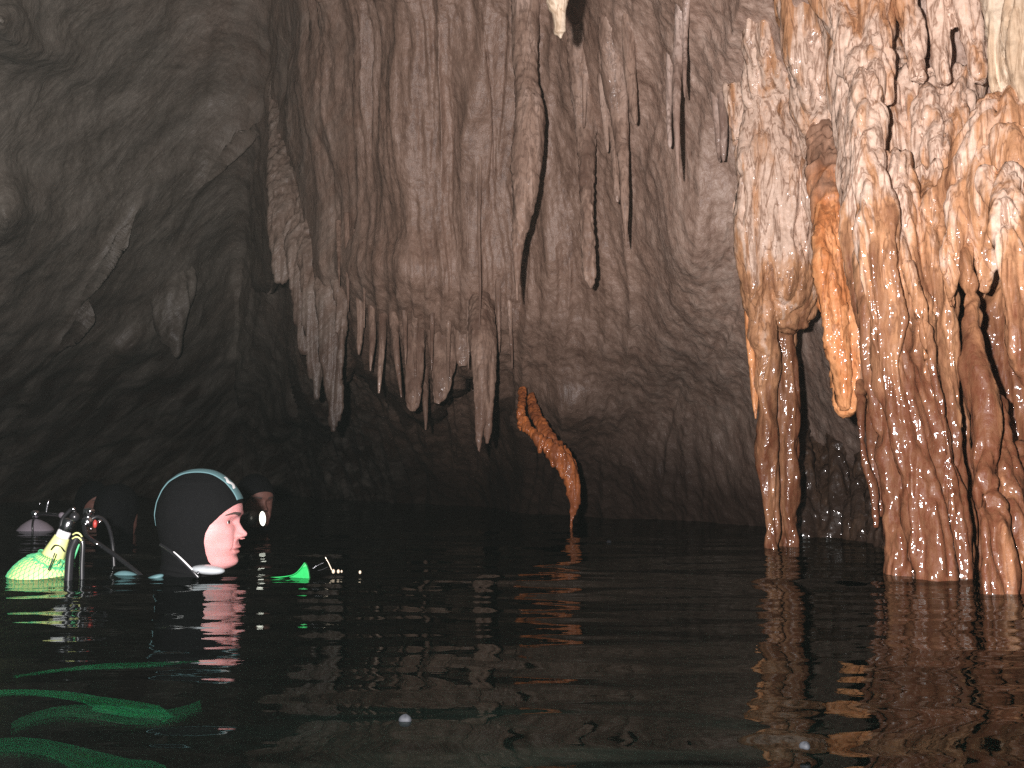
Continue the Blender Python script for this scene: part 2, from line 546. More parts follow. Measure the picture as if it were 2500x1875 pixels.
yy = np.concatenate([np.linspace(-2.5, .25, 40, endpoint=False), .25 * (13.5 / .25) ** np.linspace(0, 1, 760)])
xx = np.concatenate([np.linspace(-7, -1.7, 60, endpoint=False), np.linspace(-1.7, 1.7, 430, endpoint=False), np.linspace(1.7, 5, 40)])
WX, WY = np.meshgrid(xx, yy)
wx, wy = WX.ravel(), WY.ravel()
fade = 1 / (1 + (wy / 7) ** 2)
Vw = np.stack([wx, wy, water_h(wx, wy) * fade], 1)
tw = NT('cave_water')
fr = tw.node('Fresnel'); fr.inputs['IOR'].default_value = 1.33
nb = tw.bump(tw.noise(tw.pos(scale=(.45, 1, 1)), 18, 2, .5), .05, .02)
tw.link(nb, fr.inputs['Normal'])
gl = tw.node('BsdfGlossy'); gl.inputs['Roughness'].default_value = .02; gl.inputs['Color'].default_value = (.62, .67, .66, 1); tw.link(nb, gl.inputs['Normal'])
tr = tw.node('BsdfTransparent'); tr.inputs['Color'].default_value = (.88, 1., .94, 1)
rf = tw.node('BsdfRefraction'); rf.inputs['IOR'].default_value = 1.33; rf.inputs['Roughness'].default_value = 0.; rf.inputs['Color'].default_value = (.80, .95, .88, 1); tw.link(nb, rf.inputs['Normal'])
m0 = tw.node('MixShader'); m0.inputs[0].default_value = .65; tw.link(tr.outputs[0], m0.inputs[1]); tw.link(rf.outputs[0], m0.inputs[2])
mx = tw.node('MixShader'); tw.link(fr.outputs[0], mx.inputs[0]); tw.link(m0.outputs[0], mx.inputs[1]); tw.link(gl.outputs[0], mx.inputs[2])
tw.link(mx.outputs[0], tw.out.inputs['Surface'])
water = mesh_obj('water', Vw, grid_faces(len(yy), len(xx)), tw.m)
tag(water, kind='structure')

bx = np.linspace(-8, 6, 120); by = np.linspace(-3, 14, 140)
BX, BY = np.meshgrid(bx, by)
bz = -1.7 + .35 * fbm(np.stack([BX.ravel() * .7, BY.ravel() * .7, 0 * BX.ravel()], 1), 4)
M_bed = simple('silty_rock', (.026, .052, .042), .9, bump=.01, bscale=20)
bed = mesh_obj('lake_bed', np.stack([BX.ravel(), BY.ravel(), bz], 1), grid_faces(len(by), len(bx)), M_bed)
tag(bed, kind='structure')


# ------------------------------------------------------------------ stalactites
def flute_disp(V, N, big=.006, fl_=.004, fine=.002, fx=26., pop=0.):
    p = V
    d = big * fbm(p * np.array([9, 9, 2.6]), 2) + fl_ * ridged(p * np.array([fx, fx, 2.2])) + fine * fbm(p * 60, 2)
    if pop: d = d + pop * np.maximum(0, perlin(p * np.array([38, 38, 30.])) + .1)
    return V + N * d[:, None]


def stalactite(label, pts, mat=M_dull, big=.006, fl_=.004, fine=.0025, pop=0., group='stalactites hanging from the cave roof', cat='stalactite',
               name='stalactite', flat=.85, seg=30, fx=26., hang=(.09, -.14)):
    C, R = tube_path(pts, .007, hang)
    # let rough radius vary along the length
    R = R * (1 + .04 * perlin(C * np.array([7, 7, 16.]) + 3.3))
    V, F = sweep(C, R, seg, flat)
    N = vnormals(V, F)
    rr = np.repeat(np.clip(R / .03, .12, 1), seg)
    V2 = flute_disp(V, N, big, fl_, fine, fx, pop)
    V2 = V + (V2 - V) * rr[:, None]
    base = C[0]
    o = mesh_obj(name, V2, capped(V2, F, seg), mat, loc=base)
    return tag(o, label, cat, group)


D = 4.75
stalactite('longest dull brown stalactite, broad above and bending to a thin tip', [(1282, -120, 96, 4.35), (1283, 0, 76, 4.36), (1283, 120, 66, 4.36), (1284, 200, 66, 4.42), (1291, 275, 84, 4.42), (1286, 390, 80, 4.44), (1281, 475, 66, 4.46), (1272, 542, 50, 4.46), (1266, 588, 38, 4.46), (1262, 655, 20, 4.46), (1263, 734, 4, 4.46)], pop=.010, big=.01)
stalactite('cream stalactite with a blunt broken tip hanging at the top edge', [(1362, -130, 80, 2.7), (1360, -20, 62, 2.7), (1360, 12, 56, 2.7), (1364, 35, 38, 2.7), (1366, 60, 35, 2.7), (1366, 74, 34, 2.7), (1367, 81, 30, 2.7), (1368, 86, 16, 2.7), (1369, 94, 5, 2.7)], M_cream, big=.008, fl_=.004, hang=None)
stalactite('knobbly brown stalactite with even width and a rounded end', [(1408, 60, 60, 4.3), (1418, 180, 64, 4.35), (1430, 320, 56, 4.45), (1433, 430, 44, 4.5), (1434, 540, 40, 4.5), (1438, 640, 36, 4.5), (1442, 682, 28, 4.5), (1443, 704, 8, 4.5)], pop=.012)
stalactite('needle sharp stalactite with a long tapering point', [(1490, 40, 70, 4.1), (1500, 180, 66, 4.2), (1512, 300, 44, 4.25), (1522, 400, 28, 4.3), (1525, 480, 24, 4.3), (1527, 540, 15, 4.3), (1529, 602, 3, 4.3)])
stalactite('short blunt stalactite close against the needle sharp one', [(1478, 120, 44, 4.2), (1494, 280, 26, 4.3), (1502, 400, 19, 4.32), (1506, 470, 17, 4.33), (1507, 494, 9, 4.33)])
stalactite('small stubby stalactite hanging right of the needle sharp one', [(1530, -20, 34, 4.0), (1536, 150, 34, 4.1), (1545, 240, 26, 4.15), (1551, 290, 14, 4.15), (1552, 304, 5, 4.15)])
stalactite('thin straight stalactite with a dagger tip beside the bare wall', [(1662, -80, 34, 3.55), (1660, 80, 30, 3.6), (1652, 200, 26, 3.65), (1652, 300, 16, 3.7), (1654, 370, 12, 3.72), (1656, 434, 3, 3.72)], mat=M_rosy)
stalactite('thin crooked stalactite left of the dagger tipped one', [(1640, 60, 30, 3.65), (1634, 200, 18, 3.7), (1633, 290, 13, 3.74), (1635, 345, 12, 3.76), (1636, 361, 5, 3.76)], mat=M_rosy)
stalactite('short pencil thin stalactite right of the dagger tipped one', [(1678, -80, 24, 3.5), (1673, 80, 15, 3.55), (1671, 180, 11, 3.6), (1672, 238, 4, 3.6)], mat=M_rosy)
stalactite('left one of the two stubs against the big rounded column', [(1742, 180, 30, 3.55), (1750, 290, 18, 3.6), (1755, 360, 15, 3.62), (1757, 394, 6, 3.62)], mat=M_rosy)
stalactite('right one of the two stubs against the big rounded column', [(1762, 170, 34, 3.5), (1766, 290, 22, 3.55), (1767, 360, 17, 3.57), (1767, 393, 7, 3.57)], mat=M_rosy)
stalactite('tiny peg of a stalactite above the knobbly one', [(1425, 130, 18, 4.28), (1427, 230, 12, 4.32), (1426, 300, 7, 4.33), (1425, 313, 3, 4.33)])
stalactite('short straight peg between the knobbly and the needle sharp stalactites', [(1470, 160, 34, 4.3), (1478, 280, 20, 4.36), (1482, 350, 12, 4.38), (1483, 372, 5, 4.38)])
stalactite('hair thin soda straw running down the fluted wall', [(1163, 160, 22, 4.62), (1168, 300, 18, 4.62), (1171, 420, 13, 4.66), (1169, 560, 9, 4.68), (1172, 700, 7, 4.68), (1170, 800, 4, 4.68)], big=.003, hang=(.12, -.03))
# fringe of the fluted curtain
fr_ = 'fringe of stalactites under the fluted curtain'
stalactite('widest blunt stalactite at the left end of the fringe', [(872, 560, 30, 4.75), (876, 680, 26, 4.72), (880, 790, 21, 4.72), (877, 840, 15, 4.72), (876, 866, 5, 4.72)], group=fr_, hang=(.14, -.08))
stalactite('shorter thin stalactite, second from the left in the fringe', [(900, 600, 30, 4.75), (906, 720, 22, 4.7), (910, 820, 17, 4.7), (906, 870, 11, 4.7), (904, 906, 3, 4.7)], group=fr_, hang=(.14, -.08))
stalactite('longer thin stalactite, third from the left in the fringe', [(930, 600, 30, 4.74), (934, 720, 24, 4.68), (933, 830, 18, 4.68), (928, 910, 14, 4.68), (925, 960, 5, 4.68)], group=fr_, hang=(.14, -.08))
stalactite('slanting thin stalactite leaning right in the fringe', [(952, 640, 34, 4.72), (958, 740, 26, 4.68), (966, 840, 18, 4.68), (974, 920, 12, 4.68), (980, 970, 4, 4.68)], group=fr_, hang=(.14, -.08))
stalactite('hairline spike between the first two spikes of the fringe', [(890, 590, 13.5, 4.7), (889.5, 695.0, 9, 4.7), (889, 768.5, 4.95, 4.7), (889, 800, 2.5, 4.7)], group=fr_, hang=(.06, -.12))
stalactite('small spike half way down left of the ragged drape', [(985, 640, 21.0, 4.7), (987.5, 765.0, 14, 4.7), (990, 852.5, 7.700000000000001, 4.7), (990, 890, 2.5, 4.7)], group=fr_, hang=(.06, -.12))
stalactite('straight little spike on the front of the ragged drape', [(1012, 700, 19.5, 4.7), (1013.0, 815.0, 13, 4.7), (1014, 895.5, 7.15, 4.7), (1014, 930, 2.5, 4.7)], group=fr_, hang=(.06, -.12))
stalactite('thin spike splitting the ragged drape from the slanted drape', [(1056, 640, 21.0, 4.7), (1055.0, 772.5, 14, 4.7), (1054, 865.25, 7.700000000000001, 4.7), (1054, 905, 2.5, 4.7)], group=fr_, hang=(.06, -.12))
stalactite('long straight spike in front of the slanted drape', [(1096, 620, 22.5, 4.7), (1095.0, 785.0, 15, 4.7), (1094, 900.5, 8.25, 4.7), (1094, 950, 2.5, 4.7)], group=fr_, hang=(.06, -.12))
stalactite('fine spike left of the double tipped icicle', [(1144, 640, 19.5, 4.7), (1143.5, 770.0, 13, 4.7), (1143, 861.0, 7.15, 4.7), (1143, 900, 2.5, 4.7)], group=fr_, hang=(.06, -.12))
stalactite('needle hanging from the right shoulder of the double tipped icicle', [(1214, 640, 19.5, 4.7), (1216.5, 750.0, 13, 4.7), (1219, 827.0, 7.15, 4.7), (1219, 860, 2.5, 4.7)], group=fr_, hang=(.06, -.12))
stalactite('faint glinting needle right of the double tipped icicle', [(1242, 700, 18.0, 4.7), (1246.0, 800.0, 12, 4.7), (1250, 870.0, 6.6000000000000005, 4.7), (1250, 900, 2.5, 4.7)], group=fr_, hang=(.06, -.12))
stalactite('thin spike high on the curtain above the fringe', [(846, 520, 18.0, 4.7), (848.0, 640.0, 12, 4.7), (850, 724.0, 6.6000000000000005, 4.7), (850, 760, 2.5, 4.7)], group=fr_, hang=(.06, -.12))
stalactite('second thin spike high on the curtain above the fringe', [(826, 540, 15.0, 4.7), (827.0, 620.0, 10, 4.7), (828, 676.0, 5.5, 4.7), (828, 700, 2.5, 4.7)], group=fr_, hang=(.06, -.12))
stalactite('broad ragged drape in the middle of the fringe', [(1000, 640, 70, 4.78), (1004, 760, 66, 4.74), (1010, 860, 54, 4.74), (1010, 950, 44, 4.74), (1008, 990, 34, 4.74), (1007, 1004, 14, 4.74)], group=fr_, hang=(.16, -.06), flat=.45, pop=.008)
stalactite('slim spike poking below the ragged drape', [(1030, 800, 34, 4.68), (1034, 900, 28, 4.64), (1038, 970, 18, 4.64), (1040, 1015, 12, 4.64), (1039, 1050, 4, 4.64)], group=fr_, hang=(.14, -.08))
stalactite('flat drape with a slanted broken edge in the fringe', [(1076, 660, 84, 4.78), (1078, 780, 80, 4.72), (1082, 860, 72, 4.72), (1080, 920, 56, 4.72), (1072, 965, 36, 4.72), (1066, 985, 16, 4.72)], group=fr_, hang=(.16, -.06), flat=.45, pop=.008)
stalactite('small square ended drape next to the double tipped icicle', [(1122, 700, 50, 4.76), (1126, 800, 44, 4.74), (1128, 870, 34, 4.74), (1130, 894, 20, 4.74)], group=fr_, hang=(.16, -.06), flat=.5)


def fused(name, label, cat, paths, mat, voxel=.008, group=None, flats=None, disp=None, smooth_it=3, seg=20):
    AV, AF, off = [], [], 0
    for i, p in enumerate(paths):
        flat = .8
        if isinstance(p, tuple) and isinstance(p[0], list): p, flat = p
        C, R = tube_path(p, .012)
        V, F = sweep(C, R, seg, flat)
        AF += [tuple(k + off for k in f) for f in capped(V, F, seg)]
        AV.append(V); off += len(V)
    V, F = remesh(np.concatenate(AV), AF, voxel, smooth_it)
    N = vnormals(V, F)
    if N[:, 2].sum() is not None:
        c = V.mean(0)
        if ((V - c) * N).sum() < 0: N = -N
    V = disp(V, N) if disp else flute_disp(V, N, .012, .008, .003)
    base = np.array([V[:, 0].mean(), V[:, 1].mean(), V[:, 2].min()])
    return tag(mesh_obj(name, V, F, mat, loc=base), label, cat, group)


def worley(p):
    i = np.floor(p).astype(np.int32); f = p - i
    best = np.full(len(p), 9.)
    for dx in (-1, 0, 1):
        for dy in (-1, 0, 1):
            for dz in (-1, 0, 1):
                h = _perm[_perm[_perm[(i[:, 0] + dx) & 255] + ((i[:, 1] + dy) & 255)] + ((i[:, 2] + dz) & 255)]
                q = np.array([dx, dy, dz]) + .5 + .42 * _g[h] - f
                best = np.minimum(best, (q * q).sum(1))
    return np.sqrt(best)


def col_disp(a=1., pop=1.):
    def f(V, N):
        p = V + .03 * np.stack([perlin(V * 5 + k) for k in (1., 7., 13.)], 1) * np.array([1, 1, .3])
        q = V + .012 * np.stack([perlin(V * 20 + k) for k in (1., 7., 13.)], 1)
        zone = np.clip(.55 + 1.6 * perlin(V * np.array([4, 4, 2.5]) + 31), 0, 1)
        bil = lambda q_: 2 * np.abs(perlin(q_)) ** .8
        d = (.026 * bil(p * np.array([10, 10, .8])) + .018 * bil(p * np.array([22, 22, 1.7]) + 5) + .009 * bil(p * np.array([46, 46, 4.2]) + 9)
             + .012 * fbm(p * np.array([7, 7, 1.4]), 3) + .0045 * fbm(p * np.array([26, 26, 5.]), 3, .55)
             + pop * zone * .006 * (.75 - worley(q * np.array([34, 34, 22.]))) + .0025 * fbm(p * np.array([90, 90, 40.]), 2) - .034)
        return V + N * (a * d)[:, None]
    return f


fused('stalactite', 'thick glinting icicle ending in two tips near the water', 'stalactite',
      [[(1168, 600, 16, 5.15), (1170, 700, 40, 4.9), (1172, 800, 54, 4.70), (1176, 900, 44, 4.64), (1174, 1000, 30, 4.64), (1170, 1060, 16, 4.64), (1170, 1104, 5, 4.64)],
       [(1184, 640, 16, 5.15), (1186, 730, 36, 4.9), (1188, 810, 44, 4.72), (1192, 920, 32, 4.66), (1190, 1020, 22, 4.66), (1188, 1082, 6, 4.66)]], M_dull, .006,
      fr_, disp=lambda V, N: flute_disp(V, N, .006, .006, .002, 30, .005), smooth_it=2)
fused('flowstone_drapery', 'tall fluted curtain edging the dark recess left of the fringe', 'flowstone',
      [(p_, .45) for p_ in [[(690, 200, 65, 6.38), (694, 340, 72, 6.13), (692, 480, 70, 5.88), (688, 620, 52, 5.78), (686, 690, 23, 5.76)],
       [(722, 240, 52, 6.28), (724, 400, 57, 6.03), (728, 600, 52, 5.73), (738, 760, 39, 5.68), (745, 860, 18, 5.68)],
       [(758, 300, 57, 6.18), (760, 440, 62, 5.93), (762, 640, 57, 5.63), (768, 800, 46, 5.58), (772, 900, 33, 5.58), (774, 975, 8, 5.58)],
       [(796, 330, 65, 6.08), (798, 480, 65, 5.78), (800, 640, 57, 5.56), (804, 800, 49, 5.48), (810, 920, 41, 5.48), (816, 1000, 31, 5.48), (812, 1056, 6, 5.48)],
       [(828, 380, 52, 5.98), (830, 560, 46, 5.58), (832, 720, 33, 5.43), (834, 850, 20, 5.38), (834, 930, 5, 5.38)]]],
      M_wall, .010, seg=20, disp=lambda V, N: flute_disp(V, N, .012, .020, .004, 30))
fused('stalactite', 'dim broad lump of hanging rock alone over the dark left water', 'stalactite',
      [[(490, 460, 120, 8.9), (456, 580, 120, 8.4), (432, 660, 96, 8.0), (420, 740, 84, 7.85), (420, 800, 60, 7.8), (430, 868, 10, 7.8)],
       [(400, 540, 110, 8.6), (396, 660, 70, 8.1), (396, 740, 30, 8.0)]],
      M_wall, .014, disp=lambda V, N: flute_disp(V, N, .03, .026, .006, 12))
fused('stalactite', 'orange glowing curved stalactite reaching down to touch the dark water', 'stalactite',
      [([(1276, 950, 10, 5.0), (1273, 1005, 16, 4.72), (1282, 1038, 18, 4.66), (1304, 1060, 12, 4.62), (1330, 1082, 20, 4.58), (1356, 1106, 34, 4.55), (1380, 1132, 36, 4.54), (1396, 1180, 30, 4.54), (1402, 1226, 18, 4.54), (1396, 1268, 7, 4.54), (1394, 1310, 4, 4.54)], .5),
       ([(1296, 960, 10, 5.1), (1306, 1010, 18, 4.86), (1340, 1066, 20, 4.70), (1380, 1112, 26, 4.62), (1404, 1160, 14, 4.60)], .35),
       ([(1268, 1000, 10, 4.72), (1269, 1032, 8, 4.70), (1271, 1052, 3, 4.70)], .8), ([(1312, 1066, 12, 4.60), (1316, 1090, 8, 4.58), (1318, 1106, 3, 4.58)], .8), ([(1340, 1096, 14, 4.56), (1346, 1122, 9, 4.55), (1350, 1140, 3, 4.55)], .8),
       ([(1366, 1126, 14, 4.54), (1370, 1150, 9, 4.53), (1373, 1170, 3, 4.53)], .8)],
      M_amber, .005, disp=lambda V, N: flute_disp(V, N, .007, .012, .003, 46, .008), smooth_it=2)
# ------------------------------------------------------------------ the flowstone columns on the right
fused('flowstone_column', 'rounded flowstone column with a bulging cap above a narrower shaft', 'flowstone column',
      [[(2020, 120, 170, 3.5), (2034, 300, 170, 3.36), (2040, 470, 150, 3.28), (2044, 600, 120, 3.28), (2048, 700, 50, 3.36)], [(1900, 150, 190, 3.5), (1890, 300, 190, 3.45), (1886, 420, 190, 3.4), (1890, 560, 190, 3.4), (1905, 680, 180, 3.42), (1918, 760, 150, 3.46), (1916, 800, 90, 3.5)],
       [(1838, 320, 66, 3.4), (1826, 450, 60, 3.34), (1830, 600, 58, 3.34), (1846, 720, 54, 3.36), (1866, 830, 48, 3.4), (1876, 960, 46, 3.42), (1884, 1150, 40, 3.42), (1890, 1360, 36, 3.42)],
       [(1940, 420, 100, 3.4), (1960, 560, 90, 3.4), (1966, 660, 80, 3.42), (1960, 750, 50, 3.46)],
       [(1910, 760, 90, 3.5), (1915, 900, 80, 3.5), (1922, 1040, 70, 3.5), (1926, 1180, 56, 3.5), (1926, 1360, 50, 3.5)]],
      M_flow, .0085, disp=col_disp(.85))
stalactite('thin orange dagger hanging along the edge of the rounded column', [(1824, 640, 26, 3.4), (1830, 800, 22, 3.4), (1838, 900, 20, 3.4), (1842, 970, 17, 3.4), (1845, 1022, 4, 3.4)], M_orange, group=None, flat=.7, hang=None)
_big_orange = fused('flowstone_drapery', 'flat ragged bright orange drape ending blunt above the water', 'flowstone',
      [([(2030, 200, 90, 3.4), (2034, 320, 110, 3.16), (2042, 440, 118, 3.02), (2054, 590, 112, 2.95), (2060, 745, 95, 2.93), (2068, 880, 68, 2.93), (2070, 960, 50, 2.93), (2070, 1004, 34, 2.93)], .5),
       ([(2006, 420, 40, 3.02), (2016, 600, 44, 2.92), (2036, 780, 40, 2.90), (2058, 940, 32, 2.90), (2064, 998, 20, 2.90)], .6),
       ([(2090, 420, 40, 3.0), (2096, 600, 40, 2.94), (2096, 800, 36, 2.92), (2088, 960, 26, 2.91)], .6)],
      M_orange, .007, disp=lambda V, N: flute_disp(V, N, .012, .018, .004, 34, .006))
_me = _big_orange.data
_co = np.empty(len(_me.vertices) * 3, np.float32); _me.vertices.foreach_get('co', _co)
_co = _co.reshape(-1, 3) + np.array(_big_orange.location)
_pxc = np.interp(_co[:, 2], [P(2062, 1000, 2.98)[2], P(2062, 560, 2.98)[2], P(2062, 300, 2.98)[2]], [P(2088, 1000, 2.97)[0], P(2056, 560, 2.97)[0], P(2030, 300, 2.97)[0]])
_sx = sstep((_co[:, 0] + .04 * perlin(_co * np.array([9, 9, 4.])) + .02 * perlin(_co * 40) - _pxc + .02) / .04)
_sz = sstep((_co[:, 2] + .20 * perlin(_co * np.array([20, 20, 4.])) - P(2062, 500, 2.98)[2] + .05) / .25)
_at = _me.attributes.new('stain', 'FLOAT', 'POINT'); _at.data.foreach_set('value', np.maximum(_sx * .9, _sz * .8).astype(np.float32))
fused('flowstone_drapery', 'thin barbed calcite ribbon hanging left of the main column', 'flowstone',
      [([(2098, 880, 30, 2.95), (2102, 990, 22, 2.86), (2106, 1080, 16, 2.84), (2114, 1140, 20, 2.84), (2130, 1190, 20, 2.84), (2138, 1290, 12, 2.84)], .6),
       ([(2122, 960, 30, 2.95), (2132, 1080, 30, 2.9), (2144, 1180, 26, 2.88), (2148, 1260, 14, 2.88)], .6)],
      M_flow_lo, .005, disp=lambda V, N: flute_disp(V, N, .005, .004, .002, 36), smooth_it=1)
fused('flowstone_column', 'main ribbed flowstone column, pale above and dripping into the water', 'flowstone column',
      [[(2100, 60, 200, 3.0), (2150, 300, 230, 2.86), (2190, 600, 250, 2.76), (2240, 900, 220, 2.72), (2290, 1200, 200, 2.68), (2300, 1500, 200, 2.66)], [(2255, 190, 110, 2.78), (2275, 290, 120, 2.70), (2285, 380, 100, 2.64), (2290, 460, 60, 2.62)], [(2345, 190, 110, 2.74), (2335, 300, 110, 2.67), (2312, 420, 70, 2.62)],
       [(2105, 180, 90, 2.62), (2118, 300, 96, 2.55), (2124, 420, 92, 2.5), (2135, 560, 92, 2.47), (2148, 700, 96, 2.46), (2175, 850, 100, 2.45), (2205, 1000, 96, 2.44), (2240, 1160, 96, 2.42), (2275, 1330, 96, 2.4), (2295, 1500, 100, 2.4)],
       [(2190, 380, 80, 2.6), (2200, 560, 84, 2.52), (2220, 720, 90, 2.5), (2250, 880, 96, 2.48), (2270, 1040, 96, 2.46), (2300, 1200, 90, 2.44), (2325, 1360, 90, 2.42), (2335, 1500, 90, 2.42)],
       [(2260, 420, 90, 2.62), (2275, 580, 80, 2.54), (2290, 740, 74, 2.52), (2315, 900, 70, 2.5), (2325, 1050, 62, 2.48), (2335, 1200, 60, 2.46), (2345, 1360, 60, 2.46), (2350, 1500, 60, 2.46)],
       [(2120, 620, 50, 2.6), (2135, 780, 56, 2.56), (2150, 940, 52, 2.56), (2170, 1080, 44, 2.55), (2190, 1200, 40, 2.54), (2200, 1340, 70, 2.52), (2200, 1500, 90, 2.52)],
       [(2155, 420, 30, 2.5), (2170, 560, 26, 2.43), (2190, 700, 26, 2.42), (2205, 820, 22, 2.42)],
       [(2230, 640, 30, 2.46), (2262, 820, 34, 2.42), (2290, 960, 30, 2.41), (2310, 1080, 30, 2.41), (2318, 1230, 40, 2.40), (2322, 1300, 20, 2.40)]],
      M_flow, .0065, disp=col_disp(.8), smooth_it=2)
fused('flowstone_column', 'slimmer knotted flowstone column standing at the right edge', 'flowstone column',
      [[(2420, 560, 120, 2.72), (2450, 760, 130, 2.66), (2480, 960, 130, 2.62), (2500, 1200, 140, 2.6), (2510, 1500, 150, 2.6)], [(2350, 430, 60, 2.5), (2362, 600, 44, 2.4), (2372, 740, 36, 2.36), (2378, 860, 46, 2.32), (2384, 930, 52, 2.3), (2396, 1020, 46, 2.28), (2412, 1150, 56, 2.24), (2432, 1300, 70, 2.18), (2445, 1500, 80, 2.16)],
       [(2420, 980, 50, 2.36), (2440, 1110, 60, 2.3), (2470, 1260, 76, 2.24), (2490, 1500, 90, 2.2)],
       [(2490, 1100, 60, 2.4), (2520, 1260, 80, 2.3), (2540, 1500, 100, 2.26)],
       [(2400, 1200, 26, 2.2), (2412, 1300, 28, 2.16), (2425, 1480, 30, 2.14)]],
      M_flow_lo, .006, disp=col_disp(.7), smooth_it=2)
fused('flowstone_drapery', 'creamy drape hanging free at the right border above the columns', 'flowstone',
      [[(2450, 430, 110, 2.3), (2462, 560, 90, 2.2), (2475, 700, 80, 2.16), (2496, 820, 76, 2.14), (2525, 930, 60, 2.14), (2540, 1000, 20, 2.14)],
       [(2560, 430, 130, 2.3), (2570, 650, 120, 2.2), (2580, 850, 90, 2.16), (2590, 980, 30, 2.16)]],
      M_flow, .006, disp=col_disp(.7), smooth_it=2)
fused('flowstone_boss', 'swollen lobed flowstone boss under the slanting ledge', 'flowstone',
      [[(2500, 260, 160, 2.45), (2440, 330, 170, 2.42), (2380, 420, 150, 2.44), (2320, 500, 120, 2.5), (2290, 580, 80, 2.56)],
       [(2420, 380, 130, 2.4), (2410, 500, 110, 2.38), (2400, 620, 70, 2.4), (2396, 720, 30, 2.42)],
       [(2350, 460, 70, 2.42), (2330, 560, 66, 2.4), (2318, 650, 56, 2.42), (2322, 760, 30, 2.46)],
       [(2480, 330, 150, 2.36), (2490, 460, 120, 2.32), (2500, 560, 80, 2.32)],
       [(2600, 240, 200, 2.4), (2620, 420, 220, 2.35), (2640, 600, 160, 2.35)]],
      M_flow, .007, disp=col_disp(.7), smooth_it=3)
up = 'flowstone draperies lining the roof above the right columns'
fused('flowstone_drapery', 'crusty sloping drapery rising from the ledge over the main column', 'flowstone',
      [[(1990, -140, 110, 2.85), (2030, -20, 110, 2.82), (2072, 80, 100, 2.76), (2095, 150, 100, 2.7), (2100, 205, 84, 2.66)],
       [(2090, -140, 100, 2.8), (2120, -20, 100, 2.76), (2140, 90, 90, 2.7), (2150, 190, 80, 2.64), (2152, 260, 60, 2.62)]],
      M_flow, .0075, up, disp=col_disp(.8))
fused('flowstone_drapery', 'row of narrow ribs ending on the crack across the roof', 'flowstone',
      [[(2200, -140, 70, 2.72), (2215, 0, 66, 2.7), (2230, 110, 58, 2.66), (2240, 200, 46, 2.62)],
       [(2280, -140, 60, 2.68), (2290, 0, 56, 2.64), (2300, 110, 50, 2.62), (2310, 205, 34, 2.6)],
       [(2340, -140, 60, 2.64), (2350, 0, 60, 2.6), (2372, 100, 50, 2.58), (2392, 195, 40, 2.55)]],
      M_flow, .007, up, disp=col_disp(.7))
fused('flowstone_drapery', 'pale yellowish roof drapery in the top right corner', 'flowstone',
      [[(2420, -140, 90, 2.5), (2430, 0, 90, 2.46), (2440, 110, 80, 2.44), (2440, 210, 70, 2.44), (2430, 290, 40, 2.46)],
       [(2500, -140, 110, 2.44), (2510, 20, 110, 2.4), (2515, 150, 100, 2.38), (2520, 260, 70, 2.38)],
       [(2620, -140, 140, 2.4), (2620, 150, 140, 2.36), (2620, 300, 90, 2.36)]],
      M_cream, .007, up, disp=col_disp(.8))
fused('flowstone_boss', 'wrinkled pinkish flowstone slope between the roof and the rounded column', 'flowstone',
      [[(1800, -140, 150, 3.3), (1850, 20, 140, 3.3), (1884, 140, 140, 3.32), (1890, 260, 150, 3.42), (1890, 380, 120, 3.6)],
       [(1940, -140, 150, 3.1), (1960, 20, 140, 3.1), (1980, 160, 130, 3.1), (2000, 270, 120, 3.14), (2020, 380, 90, 3.3)],
       [(1800, 200, 70, 3.45), (1800, 290, 60, 3.45), (1806, 350, 40, 3.45)]],
      M_flow, .008, disp=col_disp(.8))
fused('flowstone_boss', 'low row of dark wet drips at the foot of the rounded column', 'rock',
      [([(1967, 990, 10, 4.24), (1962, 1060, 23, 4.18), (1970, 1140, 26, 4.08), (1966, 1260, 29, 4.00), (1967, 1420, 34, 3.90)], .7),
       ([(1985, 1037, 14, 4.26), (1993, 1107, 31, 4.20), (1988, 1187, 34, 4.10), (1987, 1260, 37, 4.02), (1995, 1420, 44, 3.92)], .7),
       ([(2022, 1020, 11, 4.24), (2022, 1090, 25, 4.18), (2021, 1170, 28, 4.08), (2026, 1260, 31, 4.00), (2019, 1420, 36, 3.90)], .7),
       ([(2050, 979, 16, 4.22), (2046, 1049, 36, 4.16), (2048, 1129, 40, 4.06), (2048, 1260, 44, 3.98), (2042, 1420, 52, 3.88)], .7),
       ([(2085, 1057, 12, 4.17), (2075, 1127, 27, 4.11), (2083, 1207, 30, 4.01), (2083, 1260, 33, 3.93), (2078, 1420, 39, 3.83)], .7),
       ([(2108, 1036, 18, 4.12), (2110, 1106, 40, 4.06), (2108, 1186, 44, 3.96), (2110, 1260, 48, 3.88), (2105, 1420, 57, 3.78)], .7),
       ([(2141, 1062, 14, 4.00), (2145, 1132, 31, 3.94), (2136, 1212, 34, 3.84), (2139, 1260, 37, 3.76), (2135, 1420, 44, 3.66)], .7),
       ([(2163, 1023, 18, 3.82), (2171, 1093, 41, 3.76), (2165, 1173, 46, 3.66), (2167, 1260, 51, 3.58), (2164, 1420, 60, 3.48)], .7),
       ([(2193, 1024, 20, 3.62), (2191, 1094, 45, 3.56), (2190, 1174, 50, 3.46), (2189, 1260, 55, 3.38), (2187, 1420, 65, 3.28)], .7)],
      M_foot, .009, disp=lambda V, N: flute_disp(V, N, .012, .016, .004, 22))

# ==PEOPLE==

